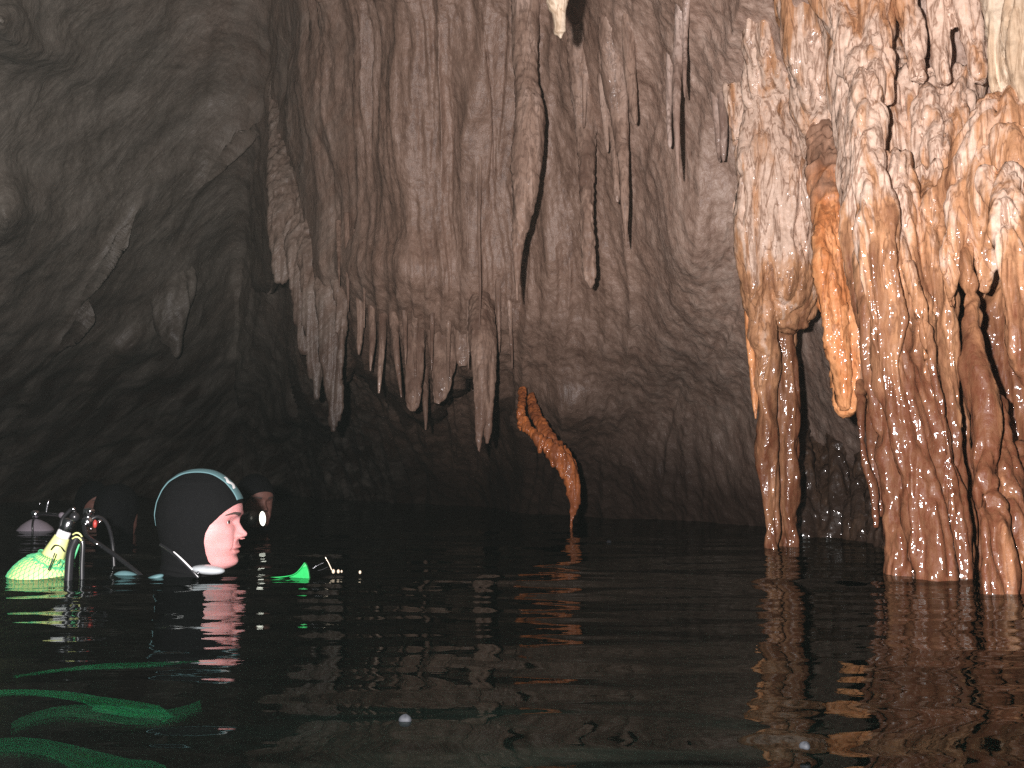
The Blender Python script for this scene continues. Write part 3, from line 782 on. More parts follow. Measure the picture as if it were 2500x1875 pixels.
# ------------------------------------------------------------------ people
def table(rows):
    rows = sorted(rows)
    zz = np.array([r[0] for r in rows], float); vv = np.array([r[1] for r in rows], float)
    zd = np.linspace(zz[0], zz[-1], 600)
    vd = np.interp(zd, zz, vv)
    k = np.exp(-np.linspace(-2, 2, 17) ** 2); k /= k.sum()
    pad = np.concatenate([2 * vd[0] - vd[8:0:-1], vd, 2 * vd[-1] - vd[-2:-10:-1]])
    vd = np.convolve(pad, k, 'valid')
    return lambda z: np.interp(z, zd, vd)


FXF = table([(-170, 30), (-140, 34), (-124, 42), (-116, 60), (-112, 76), (-105, 88), (-97, 92), (-88, 92), (-81, 90.5), (-72, 93), (-60, 95), (-50, 94), (-43, 93), (-30, 92),
             (-15, 91), (0, 92), (10, 96), (24, 102), (40, 101.5), (57, 97), (80, 84), (100, 66), (114, 40), (122, 8), (124, -6)])
FXB = table([(-170, -66), (-120, -64), (-60, -72), (-20, -92), (20, -98), (60, -92), (90, -72), (110, -48), (122, -18), (124, -6)])
FW = table([(-170, 52), (-135, 50), (-118, 42), (-110, 46), (-100, 52), (-80, 58), (-60, 63), (-40, 67), (-10, 71), (20, 74), (60, 73), (90, 60), (110, 40), (121, 14), (124, 1)])


def G(y, z, cy_, cz_, sy, sz):
    return np.exp(-((y - cy_) / sy) ** 2 - ((z - cz_) / sz) ** 2)


def face_pt(th, z):
    """head surface in millimetres: th = 0 at the front mid line"""
    c, s = np.cos(th), np.sin(th)
    xf, xb, w = FXF(z), FXB(z), FW(z)
    xc = np.where(c > 0, -2., -2.)
    n = 2 / 2.25
    a = np.where(c > 0, xf - xc, xc - xb)
    x = xc + a * np.sign(c) * np.abs(c) ** n
    y = w * np.sign(s) * np.abs(s) ** n
    ay = np.abs(y)
    fr = (c > 0)
    d = np.zeros_like(x)
    zz = np.array([14, 8, 0, -8, -18, -24, -28, -33, -38, -43, -47.])
    hh = np.array([0, 2., 4.5, 9, 16, 22, 24, 22.5, 15, 3, 0.])
    ridge = np.interp(z, zz[::-1], hh[::-1])
    sw = np.interp(z, [-47, -33, -18, 0, 14], [12, 12, 9.5, 8, 8.])
    d = d + ridge * np.exp(-np.abs(ay / sw) ** 2.3)
    d = d + 9 * G(ay, z, 13.5, -33, 6.5, 6.5)                 # wings of the nose
    d = d - 1.6 * G(ay, z, 21, -34, 5, 9)                     # groove beside them
    d = d - 8.0 * G(ay, z, 30, 3, 15, 10) - 4 * G(ay, z, 17, 2, 6, 9)   # eye sockets
    d = d + 3.5 * G(ay, z, 27, 20, 16, 6)                     # brow
    d = d + 5 * G(ay, z, 44, -22, 18, 15)                     # cheekbone
    d = d + 3 * G(ay, z, 38, -58, 14, 16)                     # cheek
    d = d + 6.0 * G(ay, z, 0, -60, 17, 4.2) + 5.2 * G(ay, z, 0, -73, 15, 4.6)    # lips
    d = d - 4.5 * G(ay, z, 0, -66.5, 24, 1.7) - 3 * G(ay, z, 25, -67, 4, 4)
    d = d - 1.6 * G(ay, z, 0, -52, 3.5, 5)
    t = np.clip((-38 - z) / 30, 0, 1)
    d = d - 2.6 * np.exp(-((ay - (19 + 12 * t)) / 3.2) ** 2) * sstep((-34 - z) / 8) * sstep((z + 76) / 12)   # nasolabial fold
    d = d + 3 * G(ay, z, 0, -97, 15, 11) - 2.0 * G(ay, z, 0, -83, 18, 5)
    d = d * fr * np.clip(c * 3, 0, 1)
    dx = d
    return np.stack([x + dx, y, z], -1)


HXF = table([(132, -4), (131, 15), (127, 32), (117, 52), (100, 73), (80, 89), (62, 99.5), (47, 103), (20, 104), (-20, 98), (-60, 96), (-90, 90), (-105, 80), (-120, 58), (-140, 46), (-175, 60)])
HXB = table([(132, -4), (130, -28), (120, -56), (100, -82), (80, -95), (50, -106), (20, -110), (-15, -104), (-40, -98), (-70, -92), (-100, -90), (-140, -96), (-175, -120)])
HW = table([(132, 1), (130, 16), (120, 38), (100, 58), (80, 69), (50, 79), (20, 83), (-15, 81), (-40, 77), (-70, 71), (-100, 64), (-120, 62), (-140, 68), (-175, 110)])
HE = table([(48, 99), (40, 88), (30, 76), (16, 62), (-5, 42), (-25, 32), (-44, 29), (-71, 32), (-93, 38), (-105, 46), (-114, 60), (-118, 72)])


def hood_pt(th, z, off=0.):
    c, s = np.cos(th), np.sin(th)
    xf, xb, w = HXF(z) + off, HXB(z) - off, HW(z) + off
    n = 2 / 2.15
    a = np.where(c > 0, xf + 4, -4 - xb)
    return np.stack([-4 + a * np.sign(c) * np.abs(c) ** n, w * np.sign(s) * np.abs(s) ** n, z + off * np.clip((z - 60) / 72, 0, 1)], -1)


M_skin = NT('skin')
_v = M_skin.pos()
_c = M_skin.mix(M_skin.noise(_v, 60, 4, .6), (.56, .25, .245), (.70, .345, .34))
_c = M_skin.mix(M_skin.maprange(M_skin.noise(_v, 22, 2, .5), .42, .68, 0., .5), _c, (.62, .22, .20))
_b = M_skin.bsdf(Base_Color=_c, Roughness=.42, Specular_IOR_Level=.5, Subsurface_Weight=.35, Subsurface_Radius=(.008, .004, .003), Coat_Weight=.25, Coat_Roughness=.25)
M_skin.link(M_skin.bump(M_skin.noise(_v, 600, 2, .5), .15, .001), _b.inputs['Normal'])
M_skin = M_skin.m
M_skin_dim = simple('dimmed_skin', (.155, .068, .052), .7)  # far divers' skin, dimmed in its colour to keep them in the dark
M_lip = simple('lip', (.50, .20, .19), .38)
M_neo = simple('black_neoprene', (.0055, .0055, .006), .85, spec=.05, bump=.0006, bscale=900)
M_teal = simple('teal_neoprene', (.10, .20, .215), .65, bump=.0005, bscale=900)
M_white = simple('white_print', (.85, .85, .85), .5)
M_brow = simple('brow_hair', (.055, .035, .03), .7)
M_eye = simple('eye_white', (.78, .72, .70), .12, coat=.6)
M_iris = simple('dark_iris', (.02, .015, .012), .1, coat=.6)
M_yel = simple('fluorescent_yellow', (.86, .95, .36), .45)
M_net = simple('green_net', (.10, .50, .22), .6)
M_blk = simple('black_rubber', (.016, .016, .018), .32, coat=.3)
M_chrome = simple('chrome', (.75, .75, .8), .22, metal=1., bump=.0012, bscale=160)
M_red = simple('red_plastic', (.45, .05, .04), .4)
M_lilac = simple('grey_paint', (.30, .26, .30), .5)
M_silver = simple('silver_cloth', (.42, .45, .47), .3, coat=.5, bump=.002, bscale=60)
M_green = simple('green_plastic', (.015, .40, .09), .4)
M_ggreen = simple('dark_green_plastic', (.03, .80, .34), .45)
M_tan = simple('pale_foam', (.75, .6, .45), .4, coat=.5)


def place(Vmm, org, rot, sc):
    c, s_ = math.cos(rot), math.sin(rot)
    v = np.asarray(Vmm).reshape(-1, 3) * .001 * sc
    return np.stack([org[0] + c * v[:, 0] - s_ * v[:, 1], org[1] + s_ * v[:, 0] + c * v[:, 1], org[2] + v[:, 2]], 1)


def make_diver(label, org, rot=0., sc=1., detail=1., skin=None, stripe=True, group=None):
    """org = eye level centre of the head; rot = facing (0 faces +x)"""
    skin = skin or M_skin
    tr = lambda v: place(v, org, rot, sc)
    root = empty('person', (org[0], org[1], org[2] - .17 * sc), label, 'person', group)

    def part(name, V, F, mat, parent=root, smooth=True):
        o = mesh_obj(name, tr(V), F, mat, smooth=smooth)
        o.parent = parent
        pl = Vector((0, 0, 0))
        p = parent
        while p is not None:
            pl += p.location; p = p.parent
        o.data.transform(Matrix.Translation(-pl))
        return o
    nz, nt = int(230 * detail), int(260 * detail)
    zc = np.concatenate([np.linspace(-170, -121, max(6, nz // 12), endpoint=False), np.linspace(-121, 124, nz)])
    th = np.linspace(-math.pi, math.pi, nt, endpoint=False)
    u = th / math.pi
    th = math.pi * (.45 * u + .55 * u ** 3)          # more points on the face
    TH, ZZ = np.meshgrid(th, zc)
    Vh = face_pt(TH.ravel(), ZZ.ravel())
    Fh = grid_faces(len(zc), nt, True)
    body = part('body', Vh, Fh, skin)
    # lips: a second material on the same skin
    body.data.materials.append(M_lip)
    ctr = Vh[Fh].mean(1)
    lip = (np.abs(ctr[:, 1]) < 24 - np.abs(ctr[:, 2] + 66) * .9) & (ctr[:, 2] > -78.5) & (ctr[:, 2] < -56.5) & (ctr[:, 0] > 60) & (np.abs(ctr[:, 2] + 66) < 12.5 * (1 - (np.abs(ctr[:, 1]) / 26) ** 2))
    if skin is M_skin:
        body.data.polygons.foreach_set('material_index', lip.astype(np.int32))
    # hood
    zh = np.linspace(-175, 132, int(150 * detail) + 20)
    nth = int(120 * detail) + 24
    Vs = []
    for z in zh:
        tt = np.linspace(0, 2 * math.pi, 721)[:361]
        if -118 < z < 48:
            ring = hood_pt(tt, np.full_like(tt, z))
            k = np.argmax(ring[:, 0] < HE(z))
            te = tt[max(k, 1)]
        else:
            te = .0001
        t2 = np.linspace(te, 2 * math.pi - te, nth)
        Vs.append(hood_pt(t2, np.full_like(t2, z)))
    Vd = np.concatenate(Vs)
    _n = Vd - np.array([-4., 0, 0]); _n[:, 2] *= .3; _n /= np.linalg.norm(_n, axis=1)[:, None]
    _low = sstep((-70 - Vd[:, 2]) / 40)
    Vd = Vd + _n * (1.3 * fbm(Vd / 38 + org[0], 3) + _low * 4.0 * ridged(np.stack([Vd[:, 0] / 90, Vd[:, 1] / 90, Vd[:, 2] / 22 + Vd[:, 0] / 120], 1)))[:, None]
    hood = part('hood', Vd, grid_faces(len(zh), nth), M_neo)
    m = hood.modifiers.new('thick', 'SOLIDIFY'); m.thickness = .004 * sc; m.offset = -1
    if stripe:
        # band over the crown: from above the forehead to the nape, found by rays from the middle of the head
        ph = np.linspace(math.radians(24.5), math.radians(190), 90)
        sd_ = np.linspace(-1, 1, 17)
        PH, SD = np.meshgrid(ph, sd_, indexing='ij')
        AL = SD * .27 * (1 - .35 * sstep((PH - 2.4) / .9))
        dr_ = np.stack([np.cos(PH) * np.cos(AL), np.sin(AL), np.sin(PH) * np.cos(AL)], -1).reshape(-1, 3)
        c0_ = np.array([-4., 0, 10.])
        lo_r, hi_r = np.full(len(dr_), 20.), np.full(len(dr_), 160.)
        for _i in range(24):
            md = (lo_r + hi_r) / 2
            p_ = c0_ + dr_ * md[:, None]
            aa_ = np.where(p_[:, 0] > -4, HXF(p_[:, 2]) + 4, -4 - HXB(p_[:, 2]))
            val = np.abs((p_[:, 0] + 4) / np.maximum(np.abs(aa_), .5)) ** 2.15 + np.abs(p_[:, 1] / np.maximum(HW(p_[:, 2]), .5)) ** 2.15
            out_ = (val > 1) | (p_[:, 2] > 131.5)
            hi_r = np.where(out_, md, hi_r); lo_r = np.where(out_, lo_r, md)
        rr_ = hi_r.reshape(90, 17)
        for _i in range(3):
            rr_[1:-1] = (rr_[:-2] + 2 * rr_[1:-1] + rr_[2:]) / 4
        R_ = c0_ + dr_ * rr_.reshape(-1)[:, None]
        nrm = dr_
        st = part('trim_stripe', R_ + nrm * 2.2, grid_faces(90, 17), M_teal, hood)
        st.modifiers.new('thick', 'SOLIDIFY').thickness = .002 * sc
        # white printed mark on the stripe
        E = (R_ + nrm * 3.0).reshape(90, 17, 3)
        Em = E[8:19]
        Vm = []
        for i in range(Em.shape[0]):
            f = i / (Em.shape[0] - 1)
            c0 = 3.0 + 2.6 * math.sin(f * 5.2) ** 2 - .8 * f
            wd = 2.2 - 1.4 * abs(f - .35)
            for q in np.linspace(c0 - wd, c0 + wd, 4):
                q = np.clip(q, 0, 15.99); b0 = int(q); Vm.append(Em[i, b0] * (1 - q + b0) + Em[i, b0 + 1] * (q - b0))
        part('printed_mark', np.array(Vm), grid_faces(Em.shape[0], 4), M_white, hood)
    # eyes, lids, lashes, brows
    for sgn_ in (-1, 1):
        ec = np.array([68.5, 31. * sgn_, 2.5])
        yaw = sgn_ * .38
        la, lo_ = np.meshgrid(np.linspace(-math.pi / 2, math.pi / 2, 25), np.linspace(0, 2 * math.pi, 40, endpoint=False), indexing='ij')

        def sph(r, lat, lon):
            x = r * np.cos(lat) * np.cos(lon); y = r * np.cos(lat) * np.sin(lon); z = r * np.sin(lat)
            cw, sw_ = math.cos(yaw), math.sin(yaw)
            return np.stack([x * cw - y * sw_, x * sw_ + y * cw, z], -1).reshape(-1, 3) + ec
        eye = part('eye', sph(12, la, lo_), grid_faces(25, 40, True), M_eye if detail >= 1 else skin)
        if detail >= 1:
            ra, aa = np.meshgrid(np.linspace(.001, .50, 8), np.linspace(0, 2 * math.pi, 24, endpoint=False), indexing='ij')
            ix = 12.25 * np.cos(ra); iy = 12.25 * np.sin(ra) * np.cos(aa); iz = 12.25 * np.sin(ra) * np.sin(aa)
            # gaze slightly inward to the front
            gz = -sgn_ * .12 + yaw
            cw, sw_ = math.cos(gz), math.sin(gz)
            Vi = np.stack([ix * cw - iy * sw_, ix * sw_ + iy * cw, iz], -1).reshape(-1, 3) + ec
            part('iris', Vi, grid_faces(8, 24, True), M_iris, eye)
            for up_ in (1, -1):
                lon = np.linspace(-1.45, 1.75, 44) * sgn_
                op = np.clip(1 - (np.abs(lon * sgn_ - .12) / 1.25) ** 2, 0, 1)
                lim = (.46 if up_ > 0 else -.40) * op
                rows_ = [sph(13.6, lim + (up_ * 1.25 - lim) * k, lon) for k in np.linspace(0, 1, 12)]
                part('eyelid', np.concatenate(rows_), grid_faces(12, 44), skin).modifiers.new('thick', 'SOLIDIFY').thickness = .0012
                if up_ > 0:
                    l2 = [sph(13.9 + 1.5 * k, lim + .03 - .05 * k, lon) for k in (0, 1)] + [sph(14.2, lim + .10, lon)]
                    part('eyelash', np.concatenate(l2), grid_faces(3, 44), M_brow)
        la2, lo2 = np.meshgrid(np.linspace(-1.5, 1.5, 8), np.linspace(0, 2 * math.pi, 14, endpoint=False), indexing='ij')
        Vn = np.stack([5.0 * np.cos(la2) * np.cos(lo2), 2.6 * np.cos(la2) * np.sin(lo2), 1.8 * np.sin(la2)], -1).reshape(-1, 3) + np.array([104., 7.5 * sgn_, -40.5])
        if detail >= 1: part('nostril', Vn, grid_faces(8, 14, True), M_lip)
        # brow
        zb_ = np.linspace(0, 1, 26)
        Vb = []
        for t in zb_:
            thb = (.16 + .62 * t)
            zm = 19.5 + 4.5 * math.sin(t * 2.3) - 9 * max(0, t - .55)
            hw = 5.0 * (1 - .7 * t)
            for k in (-1, -.3, .3, 1):
                p_ = face_pt(np.array([sgn_ * thb]), np.array([zm + k * hw]))[0]
                lift = 1.3 - .5 * abs(k)
                Vb.append(p_ + np.array([lift, sgn_ * lift * .6, 0]))
        part('eyebrow', np.array(Vb), grid_faces(26, 4), M_brow)
    # wetsuit: trunk, arms and legs treading water
    J = {'a': [(-30, 0, -150, 62), (-40, 0, -200, 75), (-52, 0, -260, 120), (-66, 0, -420, 128), (-74, 0, -560, 122), (-76, 0, -660, 125)],
         'l': [(-50, 110, -250, 62), (-40, 190, -270, 58), (40, 230, -370, 46), (180, 210, -360, 38), (300, 170, -330, 30), (350, 160, -325, 34), (420, 150, -325, 18)],
         'r': [(-50, -110, -250, 62), (-40, -190, -270, 58), (40, -235, -370, 46), (170, -215, -380, 38), (280, -170, -390, 30), (330, -160, -390, 34), (400, -150, -390, 18)],
         'p': [(-76, 80, -640, 92), (-40, 95, -860, 76), (-60, 95, -1050, 58), (-130, 95, -1300, 44), (-150, 95, -1420, 40)],
         'q': [(-76, -80, -640, 92), (20, -95, -830, 76), (10, -95, -1030, 58), (-100, -95, -1260, 44), (-130, -95, -1380, 40)]}
    AV, AF, off = [], [], 0
    for k, pts in J.items():
        q = catmull(np.array(pts, float), 26)
        V, F = sweep(q[:, :3], q[:, 3], 16, 1.3 if k == 'a' else 1.)
        if k == 'a':
            V = q[:, :3].mean(0) * 0 + V
        AF += [tuple(i + off for i in f) for f in capped(V, F, 16)]; AV.append(V); off += len(V)
    V, F = remesh(np.concatenate(AV) * .001, AF, .016, 3)
    part('wetsuit', V * 1000, F, M_neo)
    return root


wo = P(490, 1275, 2.53)
make_diver('person in a black hood with a teal stripe seen in profile, chin at the water', wo, 0.03)
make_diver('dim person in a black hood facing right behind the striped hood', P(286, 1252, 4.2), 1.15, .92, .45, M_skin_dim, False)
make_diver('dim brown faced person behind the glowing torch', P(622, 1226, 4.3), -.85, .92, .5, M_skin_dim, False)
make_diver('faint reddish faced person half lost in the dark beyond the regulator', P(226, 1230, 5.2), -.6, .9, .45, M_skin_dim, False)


# ------------------------------------------------------------------ dive gear
def revolve(name, A, B, prof, mat, parent=None, seg=40):
    """profile [(t along A->B in m, radius in m)] turned round the axis"""
    A, B = np.asarray(A, float), np.asarray(B, float)
    ax = (B - A) / np.linalg.norm(B - A)
    e1 = np.cross(ax, [0, 1, 0]); e1 /= np.linalg.norm(e1); e2 = np.cross(ax, e1)
    th = np.linspace(0, 2 * math.pi, seg, endpoint=False)
    V = np.concatenate([A + ax * t + r * (np.cos(th)[:, None] * e1 + np.sin(th)[:, None] * e2) for t, r in prof])
    faces = capped(V, grid_faces(len(prof), seg, True), seg)
    return child(mesh_obj(name, V, faces, mat), parent)


def child(o, parent):
    if parent is not None:
        o.parent = parent
        pl = Vector((0, 0, 0)); p = parent
        while p is not None: pl += p.location; p = p.parent
        o.data.transform(Matrix.Translation(-pl))
    return o


def tube(name, pts, mat, parent=None, seg=14, n=60, ribs=0.):
    """pts: (px, py, radius mm, Y)"""
    a = np.array(pts, float)
    q = np.concatenate([P(a[:, 0], a[:, 1], a[:, 3]), a[:, 2:3] * .001], 1)
    q = catmull(q, n)
    R = q[:, 3] * (1 + ribs * np.cos(np.arange(n) * math.pi))
    V, F = sweep(q[:, :3], R, seg)
    return child(mesh_obj(name, V, capped(V, F, seg), mat), parent)


def ball(name, px, py, Y, r, mat, parent=None, sq=(1, 1, 1), rot=0.):
    la, lo_ = np.meshgrid(np.linspace(-math.pi / 2 + .02, math.pi / 2 - .02, 16), np.linspace(0, 2 * math.pi, 24, endpoint=False), indexing='ij')
    V = np.stack([np.cos(la) * np.cos(lo_) * sq[0], np.cos(la) * np.sin(lo_) * sq[1], np.sin(la) * sq[2]], -1).reshape(-1, 3) * r
    c, s_ = math.cos(rot), math.sin(rot)
    V = np.stack([V[:, 0] * c - V[:, 2] * s_, V[:, 1], V[:, 0] * s_ + V[:, 2] * c], 1) + P(px, py, Y)
    F = grid_faces(16, 24, True)
    return child(mesh_obj(name, V, capped(V, F, 24), mat), parent)


# yellow cylinder in a green net
YT = 2.5
A = P(98, 1425, YT); B = P(166, 1280, YT)
ax = (B - A) / np.linalg.norm(B - A)
tank = empty('scuba_tank', A - ax * .3, 'yellow scuba tank in a green net with its valve out of the water', 'scuba tank')
prof = [(-.42, .02), (-.42, .070), (-.40, .078), (-.02, .078), (.0, .077), (.02, .072), (.04, .062), (.056, .048), (.068, .033), (.076, .022)]
revolve('cylinder', A, B, prof, M_yel, tank, 64)
revolve('collar', A, B, [(.070, .024), (.076, .027), (.118, .019), (.124, .018)], M_yel, tank)
revolve('valve_ring', A, B, [(.122, .0145), (.124, .016), (.138, .016), (.140, .0145)], M_white, tank)
vb = revolve('valve', A, B, [(.140, .013), (.142, .015), (.168, .014), (.172, .008)], M_chrome, tank, 8)
ball('valve_knob', 182, 1262, YT - .01, .012, M_blk, vb)
# the net: two families of strands over the shoulder
e1 = np.cross(ax, [0, 1, 0]); e1 /= np.linalg.norm(e1); e2 = np.cross(ax, e1)
pt_ = np.array([-.30, -.1, -.02, 0, .02, .04, .056, .068, .074]); pr_ = np.array([.0795, .0795, .0795, .0785, .0735, .0635, .0495, .0345, .030])
AV, AF, off = [], [], 0
for fam in (1, -1):
    for k in range(34):
        tt = np.linspace(-.16, .074, 30)
        rr = np.interp(tt, pt_, pr_)
        an = 2 * math.pi * k / 34 + fam * (tt + .16) * 9.
        C = A + ax[None] * tt[:, None] + rr[:, None] * (np.cos(an)[:, None] * e1 + np.sin(an)[:, None] * e2)
        V, F = sweep(C, np.full(30, .0009), 5)
        AF += [tuple(i + off for i in f) for f in capped(V, F, 5)]; AV.append(V); off += len(V)
child(mesh_obj('net', np.concatenate(AV), AF, M_net), tank)
# gathered edge of the net round the neck
tt = np.linspace(0, 2 * math.pi, 90, endpoint=False)
AV, AF, off = [], [], 0
for j in range(9):
    rj = .044 + .008 * np.sin(tt * 5 + j * 2.1) + .005 * np.sin(tt * 11 + j)
    hj = .050 + .008 * np.sin(tt * 4 + j * 1.3) + .0035 * (j - 4) + .012 * np.cos(tt + 2.6)
    C = A + ax * hj[:, None] + rj[:, None] * (np.cos(tt)[:, None] * e1 + np.sin(tt)[:, None] * e2)
    C = np.concatenate([C, C[:1]])
    V, F = sweep(C, np.full(len(C), .0019), 5)
    AF += [tuple(i + off for i in f) for f in capped(V, F, 5)]; AV.append(V); off += len(V)
child(mesh_obj('net_hem', np.concatenate(AV), AF, M_net), tank)
tube('cord', [(134, 1350, 1.6, YT - .09), (128, 1366, 1.6, YT - .094), (118, 1392, 1.6, YT - .096)], M_blk, tank)
tube('cord', [(124, 1342, 1.4, YT - .05), (134, 1331, 1.4, YT - .055), (147, 1334, 1.4, YT - .055), (156, 1346, 1.4, YT - .05)], M_blk, tank)

sn = empty('snorkel', P(176, 1408, 2.42), 'black snorkel tube with two yellow bands beside the yellow tank', 'snorkel')
tube('barrel', [(166, 1440, 10, 2.42), (168, 1395, 10, 2.42), (172, 1350, 10, 2.42), (182, 1322, 10, 2.42), (190, 1308, 9, 2.42)], M_blk, sn)
tube('barrel', [(200, 1440, 6, 2.43), (200, 1380, 6, 2.43), (202, 1330, 6, 2.43), (197, 1312, 6, 2.43)], M_blk, sn)
for (x, y, w) in ((190, 1303, 11), (189, 1313, 11)):
    tube('band', [(x - 12, y + 2, 1.8, 2.405), (x - 4, y - 2, 1.8, 2.40), (x + 4, y, 1.8, 2.40), (x + 10, y + 7, 1.8, 2.405)], M_yel, sn)
tube('reflective_strip', [(174, 1388, 2.2, 2.44), (179, 1365, 3.2, 2.44), (186, 1345, 3.6, 2.44), (193, 1328, 2.6, 2.44)], M_net, sn)

rg_ = empty('regulator', P(215, 1290, 2.75), 'chrome regulator first stage with hoses behind the yellow tank', 'regulator')
A2, B2 = P(212, 1285, 2.75), P(219, 1235, 2.75)
fs = revolve('first_stage', A2, B2, [(0, .010), (.004, .016), (.02, .016), (.022, .012), (.03, .012), (.032, .015), (.046, .015), (.05, .006)], M_chrome, rg_, 24)
ball('yoke_screw', 220, 1248, 2.72, .008, M_chrome, fs)
ball('port_plug', 209, 1279, 2.73, .006, M_chrome, fs)
ball('port_plug', 222, 1291, 2.73, .005, M_chrome, fs)
ball('red_cap', 232, 1279, 2.73, .008, M_red, rg_, (.7, .7, 1.4))
ball('dust_cap', 244, 1273, 2.73, .006, M_chrome, rg_)
tube('hose', [(222, 1268, 5, 2.75), (240, 1262, 5, 2.76), (262, 1280, 5, 2.78), (275, 1330, 5, 2.8), (280, 1420, 5, 2.8)], M_blk, rg_)
tube('hose', [(207, 1272, 5, 2.75), (188, 1262, 5, 2.75), (178, 1244, 5, 2.75), (165, 1252, 5, 2.75), (150, 1275, 5, 2.75), (145, 1340, 5, 2.75)], M_blk, rg_)
tube('hose', [(205, 1285, 6, 2.72), (214, 1310, 6, 2.68), (250, 1334, 6, 2.62), (300, 1370, 6, 2.56), (350, 1412, 6, 2.5), (380, 1450, 6, 2.5)], M_blk, rg_, ribs=.08)
ball('hose_ferrule', 179, 1243, 2.74, .006, M_chrome, rg_)
ball('hose_ferrule', 235, 1327, 2.62, .005, M_chrome, rg_, (1.6, 1, .8), -.4)
ball('hose_ferrule', 197, 1387, 2.44, .004, M_chrome, sn)

gt = empty('scuba_tank', P(85, 1300, 4.35), 'dull grey rounded scuba tank lying low with a dark strap', 'scuba tank')
A3, B3 = P(86, 1330, 4.4), P(82, 1255, 4.38)
revolve('cylinder', A3, B3, [(-.35, .02), (-.35, .085), (0, .088), (.045, .084), (.07, .072), (.09, .052), (.104, .03), (.112, .012)], M_lilac, gt)
tube('strap', [(80, 1300, 4, 4.31), (79, 1285, 4, 4.31), (80, 1274, 4, 4.325), (83, 1263, 4, 4.35)], M_blk, gt)
revolve('valve', P(86, 1264, 4.38), P(87, 1246, 4.38), [(0, .012), (.012, .018), (.026, .018), (.032, .008)], M_chrome, gt, 20)
tube('manifold_post', [(113, 1250, 5, 4.3), (115, 1238, 6, 4.3), (118, 1226, 6, 4.3), (119, 1220, 3, 4.3)], M_chrome, gt)
ball('valve_knob', 151, 1258, 4.2, .013, M_lilac, gt)
ball('valve_knob', 161, 1257, 4.2, .005, M_chrome, gt)
ball('valve_knob', 97, 1229, 4.3, .005, M_chrome, gt)
tube('manifold_bar', [(86, 1256, 7, 4.38), (110, 1254, 7, 4.34), (150, 1258, 7, 4.25)], M_blk, gt)

jk = empty('buoyancy_jacket', P(430, 1420, 2.5), 'dark buoyancy jacket with teal patches and silver collar round the striped hood diver', 'dive vest')
ball('collar_lobe', 508, 1391, 2.41, .042, M_silver, jk, (.95, .6, .28), -.08)
ball('back_panel', 415, 1442, 2.52, .11, M_neo, jk, (1.1, 1., .42))
ball('shoulder_patch', 312, 1420, 2.50, .040, M_teal, jk, (1.0, .5, .62), -.3)
ball('shoulder_patch', 374, 1413, 2.46, .022, M_teal, jk, (1.2, .6, .36), .35)
tube('strap', [(392, 1330, 4.5, 2.46), (415, 1345, 5, 2.43), (440, 1365, 5, 2.41), (468, 1392, 5, 2.40), (485, 1410, 5, 2.40)], M_blk, jk)
tube('strap_glint', [(424, 1347, 1.2, 2.405), (444, 1365, 1.8, 2.40), (470, 1391, 1.8, 2.39)], M_white, jk)  # glint along the strap, put in as a white strip
ball('buckle', 484, 1399, 2.385, .0042, M_chrome, jk)

# torch held in front of the far diver
tc = empty('torch', P(634, 1268, 3.45), 'small lit torch glowing white beside the nose of the profile face', 'torch')
TA, TB = P(560, 1262, 3.43), P(637, 1266, 3.36)
revolve('torch_body', TA, TB, [(0, .010), (.01, .013), (.06, .013), (.08, .020), (.10, .0245), (.108, .0245)], M_blk, tc, 28)
tE = NT('lit_lens'); em = tE.node('Emission'); em.inputs['Color'].default_value = (1, .95, .82, 1); em.inputs['Strength'].default_value = 2.2
tE.link(em.outputs[0], tE.out.inputs['Surface'])
ball('lit_lens', 641, 1266, 3.35, .024, tE.m, tc, (.38, .9, 1.0), .08)
ball('headband_clip', 644, 1222, 4.35, .012, M_chrome, tc, (.6, .6, 1.5), .3)

# ------------------------------------------------------------------ fins
def on_plane(px, py, z):
    d0 = P(px, py, 1.0) - np.array([0, 0, CAM_H])
    k = (z - CAM_H) / d0[..., 2]
    return np.array([0, 0, CAM_H]) + d0 * k[..., None]


def fin(label, mid, widths, z, mat, group, wav=.009, tiptilt=0.):
    """blade along a px path lying at height z under the water; widths in m"""
    m_ = catmull(np.array(mid, float), 40)
    C = on_plane(m_[:, 0], m_[:, 1], z)
    Wd = np.interp(np.linspace(0, 1, 40), np.linspace(0, 1, len(widths)), widths)
    T = np.gradient(C, axis=0); T /= np.linalg.norm(T, axis=1)[:, None]
    sd = np.cross(T, [0, 0, 1.])
    sv = np.linspace(-1, 1, 15)
    V = C[:, None] + sd[:, None] * (Wd[:, None] * sv[None] * .5)[..., None]
    V[..., 2] -= (Wd[:, None] * sv[None] * .5) * 1.0
    V[..., 2] += wav * np.sin(sv * 9)[None] + wav * np.sin(np.linspace(0, 7, 40))[:, None] + tiptilt * np.linspace(0, 1, 40)[:, None] ** 3
    root = empty('swim_fin', C[0], label, 'swim fin', group)
    bl = child(mesh_obj('blade', V.reshape(-1, 3), grid_faces(40, 15), mat), root)
    bl.modifiers.new('thick', 'SOLIDIFY').thickness = .004
    for s_ in (0, -1):
        Vr, Fr = sweep(V[:, s_], np.linspace(.003, .001, 40), 8)
        child(mesh_obj('rail', Vr, capped(Vr, Fr, 8), mat), root)
    q = C[0] - T[0] * np.linspace(0, .22, 14)[::-1][:, None] - np.array([0, 0, .06])
    Vp, Fp = sweep(q, .028 + .014 * np.sin(np.linspace(0, 3.0, 14)), 14, .6)
    child(mesh_obj('foot_pocket', Vp, capped(Vp, Fp, 14), M_blk), root)
    return root


